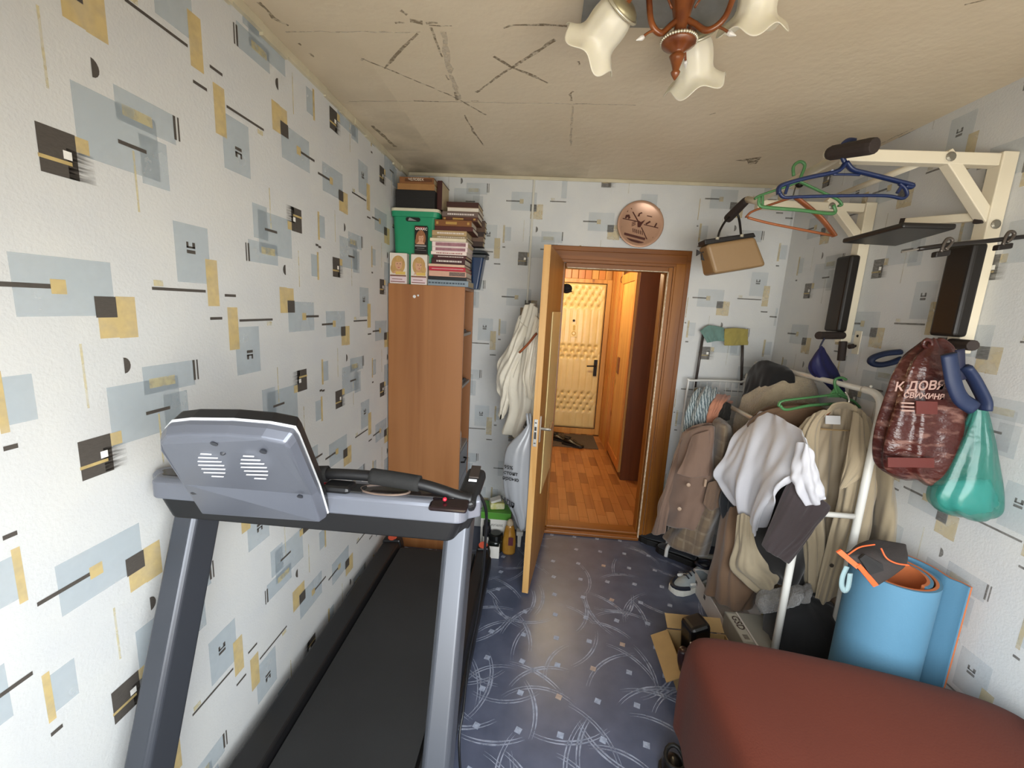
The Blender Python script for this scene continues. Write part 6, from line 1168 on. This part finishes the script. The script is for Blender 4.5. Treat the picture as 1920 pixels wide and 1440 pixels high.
pts = [(1.518, 1.405), (1.512, 1.43), (1.494, 1.452)]+[(1.335+.158*math.cos(a), 1.492+.152*math.sin(a)) for a in [-.12+i*.16 for i in range(10)]]
sheet(pts, .002, MZ+.005, .016, ((1, mo, 'inner_layer'), (-1, ms, 'outer_layer')), t)
# knee sleeve draped over the roll
ks = mat('neoprene_dark', '#2c2624', .8, bump=(200, .2)); ko = mat('neoprene_orange', '#d85a2a', .6); t = thing('neoprene_support', PY(1650, 1050, 1.35), 'dark neoprene support with orange edging draped over the rolled mat', 'support')
Yk = 1.315
def sup(u, v, y): return PY(u, v, y)
rows = [[(1598, 1030, 1.40), (1626, 1016, 1.44), (1665, 1010, 1.48), (1705, 1010, 1.50)], [(1590, 1042, 1.33), (1625, 1036, 1.345), (1662, 1032, 1.36), (1708, 1040, 1.38)], [(1580, 1052, 1.315), (1612, 1064, 1.31), (1650, 1068, 1.31), (1700, 1062, 1.33)], [(1576, 1062, 1.31), (1602, 1078, 1.305), (1630, 1088, 1.305), (1660, 1096, 1.31)]]
rows = [[(1605, 1022, 1.38), (1640, 1012, 1.40), (1700, 1020, 1.40)], [(1590, 1034, 1.325), (1635, 1044, 1.31), (1700, 1060, 1.325)], [(1572, 1038, 1.312), (1608, 1068, 1.298), (1645, 1098, 1.305)]]
cloth('support_body', R_(rows), ks, t, folds=.002, freq=2, rough=.002, thick=.006)
MB().prism([PY(1569, 1036, 1.296), PY(1578, 1031, 1.296), PY(1612, 1060, 1.286), PY(1606, 1067, 1.286)], (0, .006, 0)).build('orange_edge', ko, t); MB().prism([PY(1606, 1062, 1.285), PY(1614, 1058, 1.285), PY(1648, 1097, 1.292), PY(1638, 1101, 1.292)], (0, .006, 0)).build('orange_edge', ko, t)
MB().tube(px_tube([(1590, 1040, 1.298), (1612, 1026, 1.31), (1640, 1021, 1.33)], 0, 0), .0022, 6).build('orange_stitch', ko, t); MB().tube(px_tube([(1652, 1028, 1.318), (1662, 1046, 1.30), (1680, 1056, 1.298), (1704, 1060, 1.305)], 0, 0), .0025, 6).build('orange_stitch', ko, t)
MB().prism([PY(1612, 1048, 1.290), PY(1622, 1040, 1.296), PY(1655, 1058, 1.29), PY(1657, 1070, 1.286), PY(1632, 1078, 1.282)], (0, .006, 0)).build('kneecap_patch', mat('patch_black', '#0f0d0d', .7), t)
MB().tube(px_tube([(1588, 1062), (1580, 1080), (1578, 1098), (1584, 1108), (1590, 1100), (1594, 1075)], 1.31, 0), [.009]*26, 6, flat=.35).build('hanging_loop', mat('ribbon_grey', '#7d9498', .8), t, smooth=True, label='pale grey folded ribbon loop')

# ================================================================ BED
bl_m = mat('blanket_brown', '#52271c', .95, sheen=.04, spec=.1, bump=(180, .35, .003), var=(3, .10)); bb_m = fab('bed_blue', '#7c8aa0')
t = thing('bed', (1.05, .4, 0), 'low bed covered with a rust brown blanket in the near right corner', 'bed')
MB().box(.60, 1.55, WY+.03, 1.22, .08, .40).build('mattress_base', bb_m, t, bevel=.03, seg=3)
for x in (.66, 1.49):
    for y in (WY+.10, 1.15): MB().box(x-.03, x+.03, y-.03, y+.03, 0, .08).build('leg', tb, t)
# blanket surface: outline of the top, rolled down on the free sides
n = 40; rowsb = []
def bed_out(k):   # superellipse outline around the top
    cx, cy, hx_, hy_ = 1.065, .50, .505, .785; e = .16
    a = 2*PI*k; ca, sa = math.cos(a), math.sin(a); return (cx+hx_*math.copysign(abs(ca)**e, ca), cy+hy_*math.copysign(abs(sa)**e, sa))
def bz_(x, y): return .575-.030*max(0, (x-1.25))/.3+.012*math.sin(3.1*x+1.2)*math.sin(2.3*y+.4)+.010*math.sin(7*x+5*y)*.5
rings = []
for s, dz in ((1.0, -.36), (1.004, -.22), (1.0, -.10), (.985, -.045), (.955, -.014), (.90, 0), (.7, .004), (.45, .006), (.2, .006), (.02, .006)):
    ring = []
    for i in range(96):
        x, y = bed_out(i/96); y += max(0, y-.3)/.99*(1.065-x)*.17+.05*max(0, y-.3); x, y = 1.065+(x-1.065)*s, .50+(y-.50)*s
        ring.append(Vector((min(x, XR-.006)+.006*math.sin(i*.9)*(1 if dz < -.05 else 0)*(1 if x < 1.3 else 0), y, bz_(x, y)+dz)))
    rings.append(ring)
MB().rings(rings, cap0=False).build('blanket', bl_m, t, smooth=True, sub=1)
MB().tube(cr([(1.50, 1.12, .575), (1.42, .98, .588), (1.37, .80, .590), (1.34, .55, .590)], 8), [.010, .02]+[.026]*21+[.012, .004], 10, flat=.5).build('blanket_fold', bl_m, t, smooth=True)
c = PZ(1336, 1345, .06); shoe('black_slipper', (.565, 1.22, 0), -1.75, .26, .10, .11, (shoe_l, solem, solem), 'black slipper half hidden beside the bed edge', cat='slipper')
tag(cloth('pale_blue_cloth', [[Vector((.575, 1.02, .30)), Vector((.572, .9, .31)), Vector((.575, .7, .30))], [Vector((.545, 1.03, .16)), Vector((.54, .9, .17)), Vector((.545, .7, .16))], [Vector((.525, 1.04, .01)), Vector((.52, .9, .012)), Vector((.525, .7, .01))]], mat('sheet_blue', '#8392a8', .9), folds=.008, freq=4), 'pale blue sheet edge hanging down beside the brown bed', 'sheet')
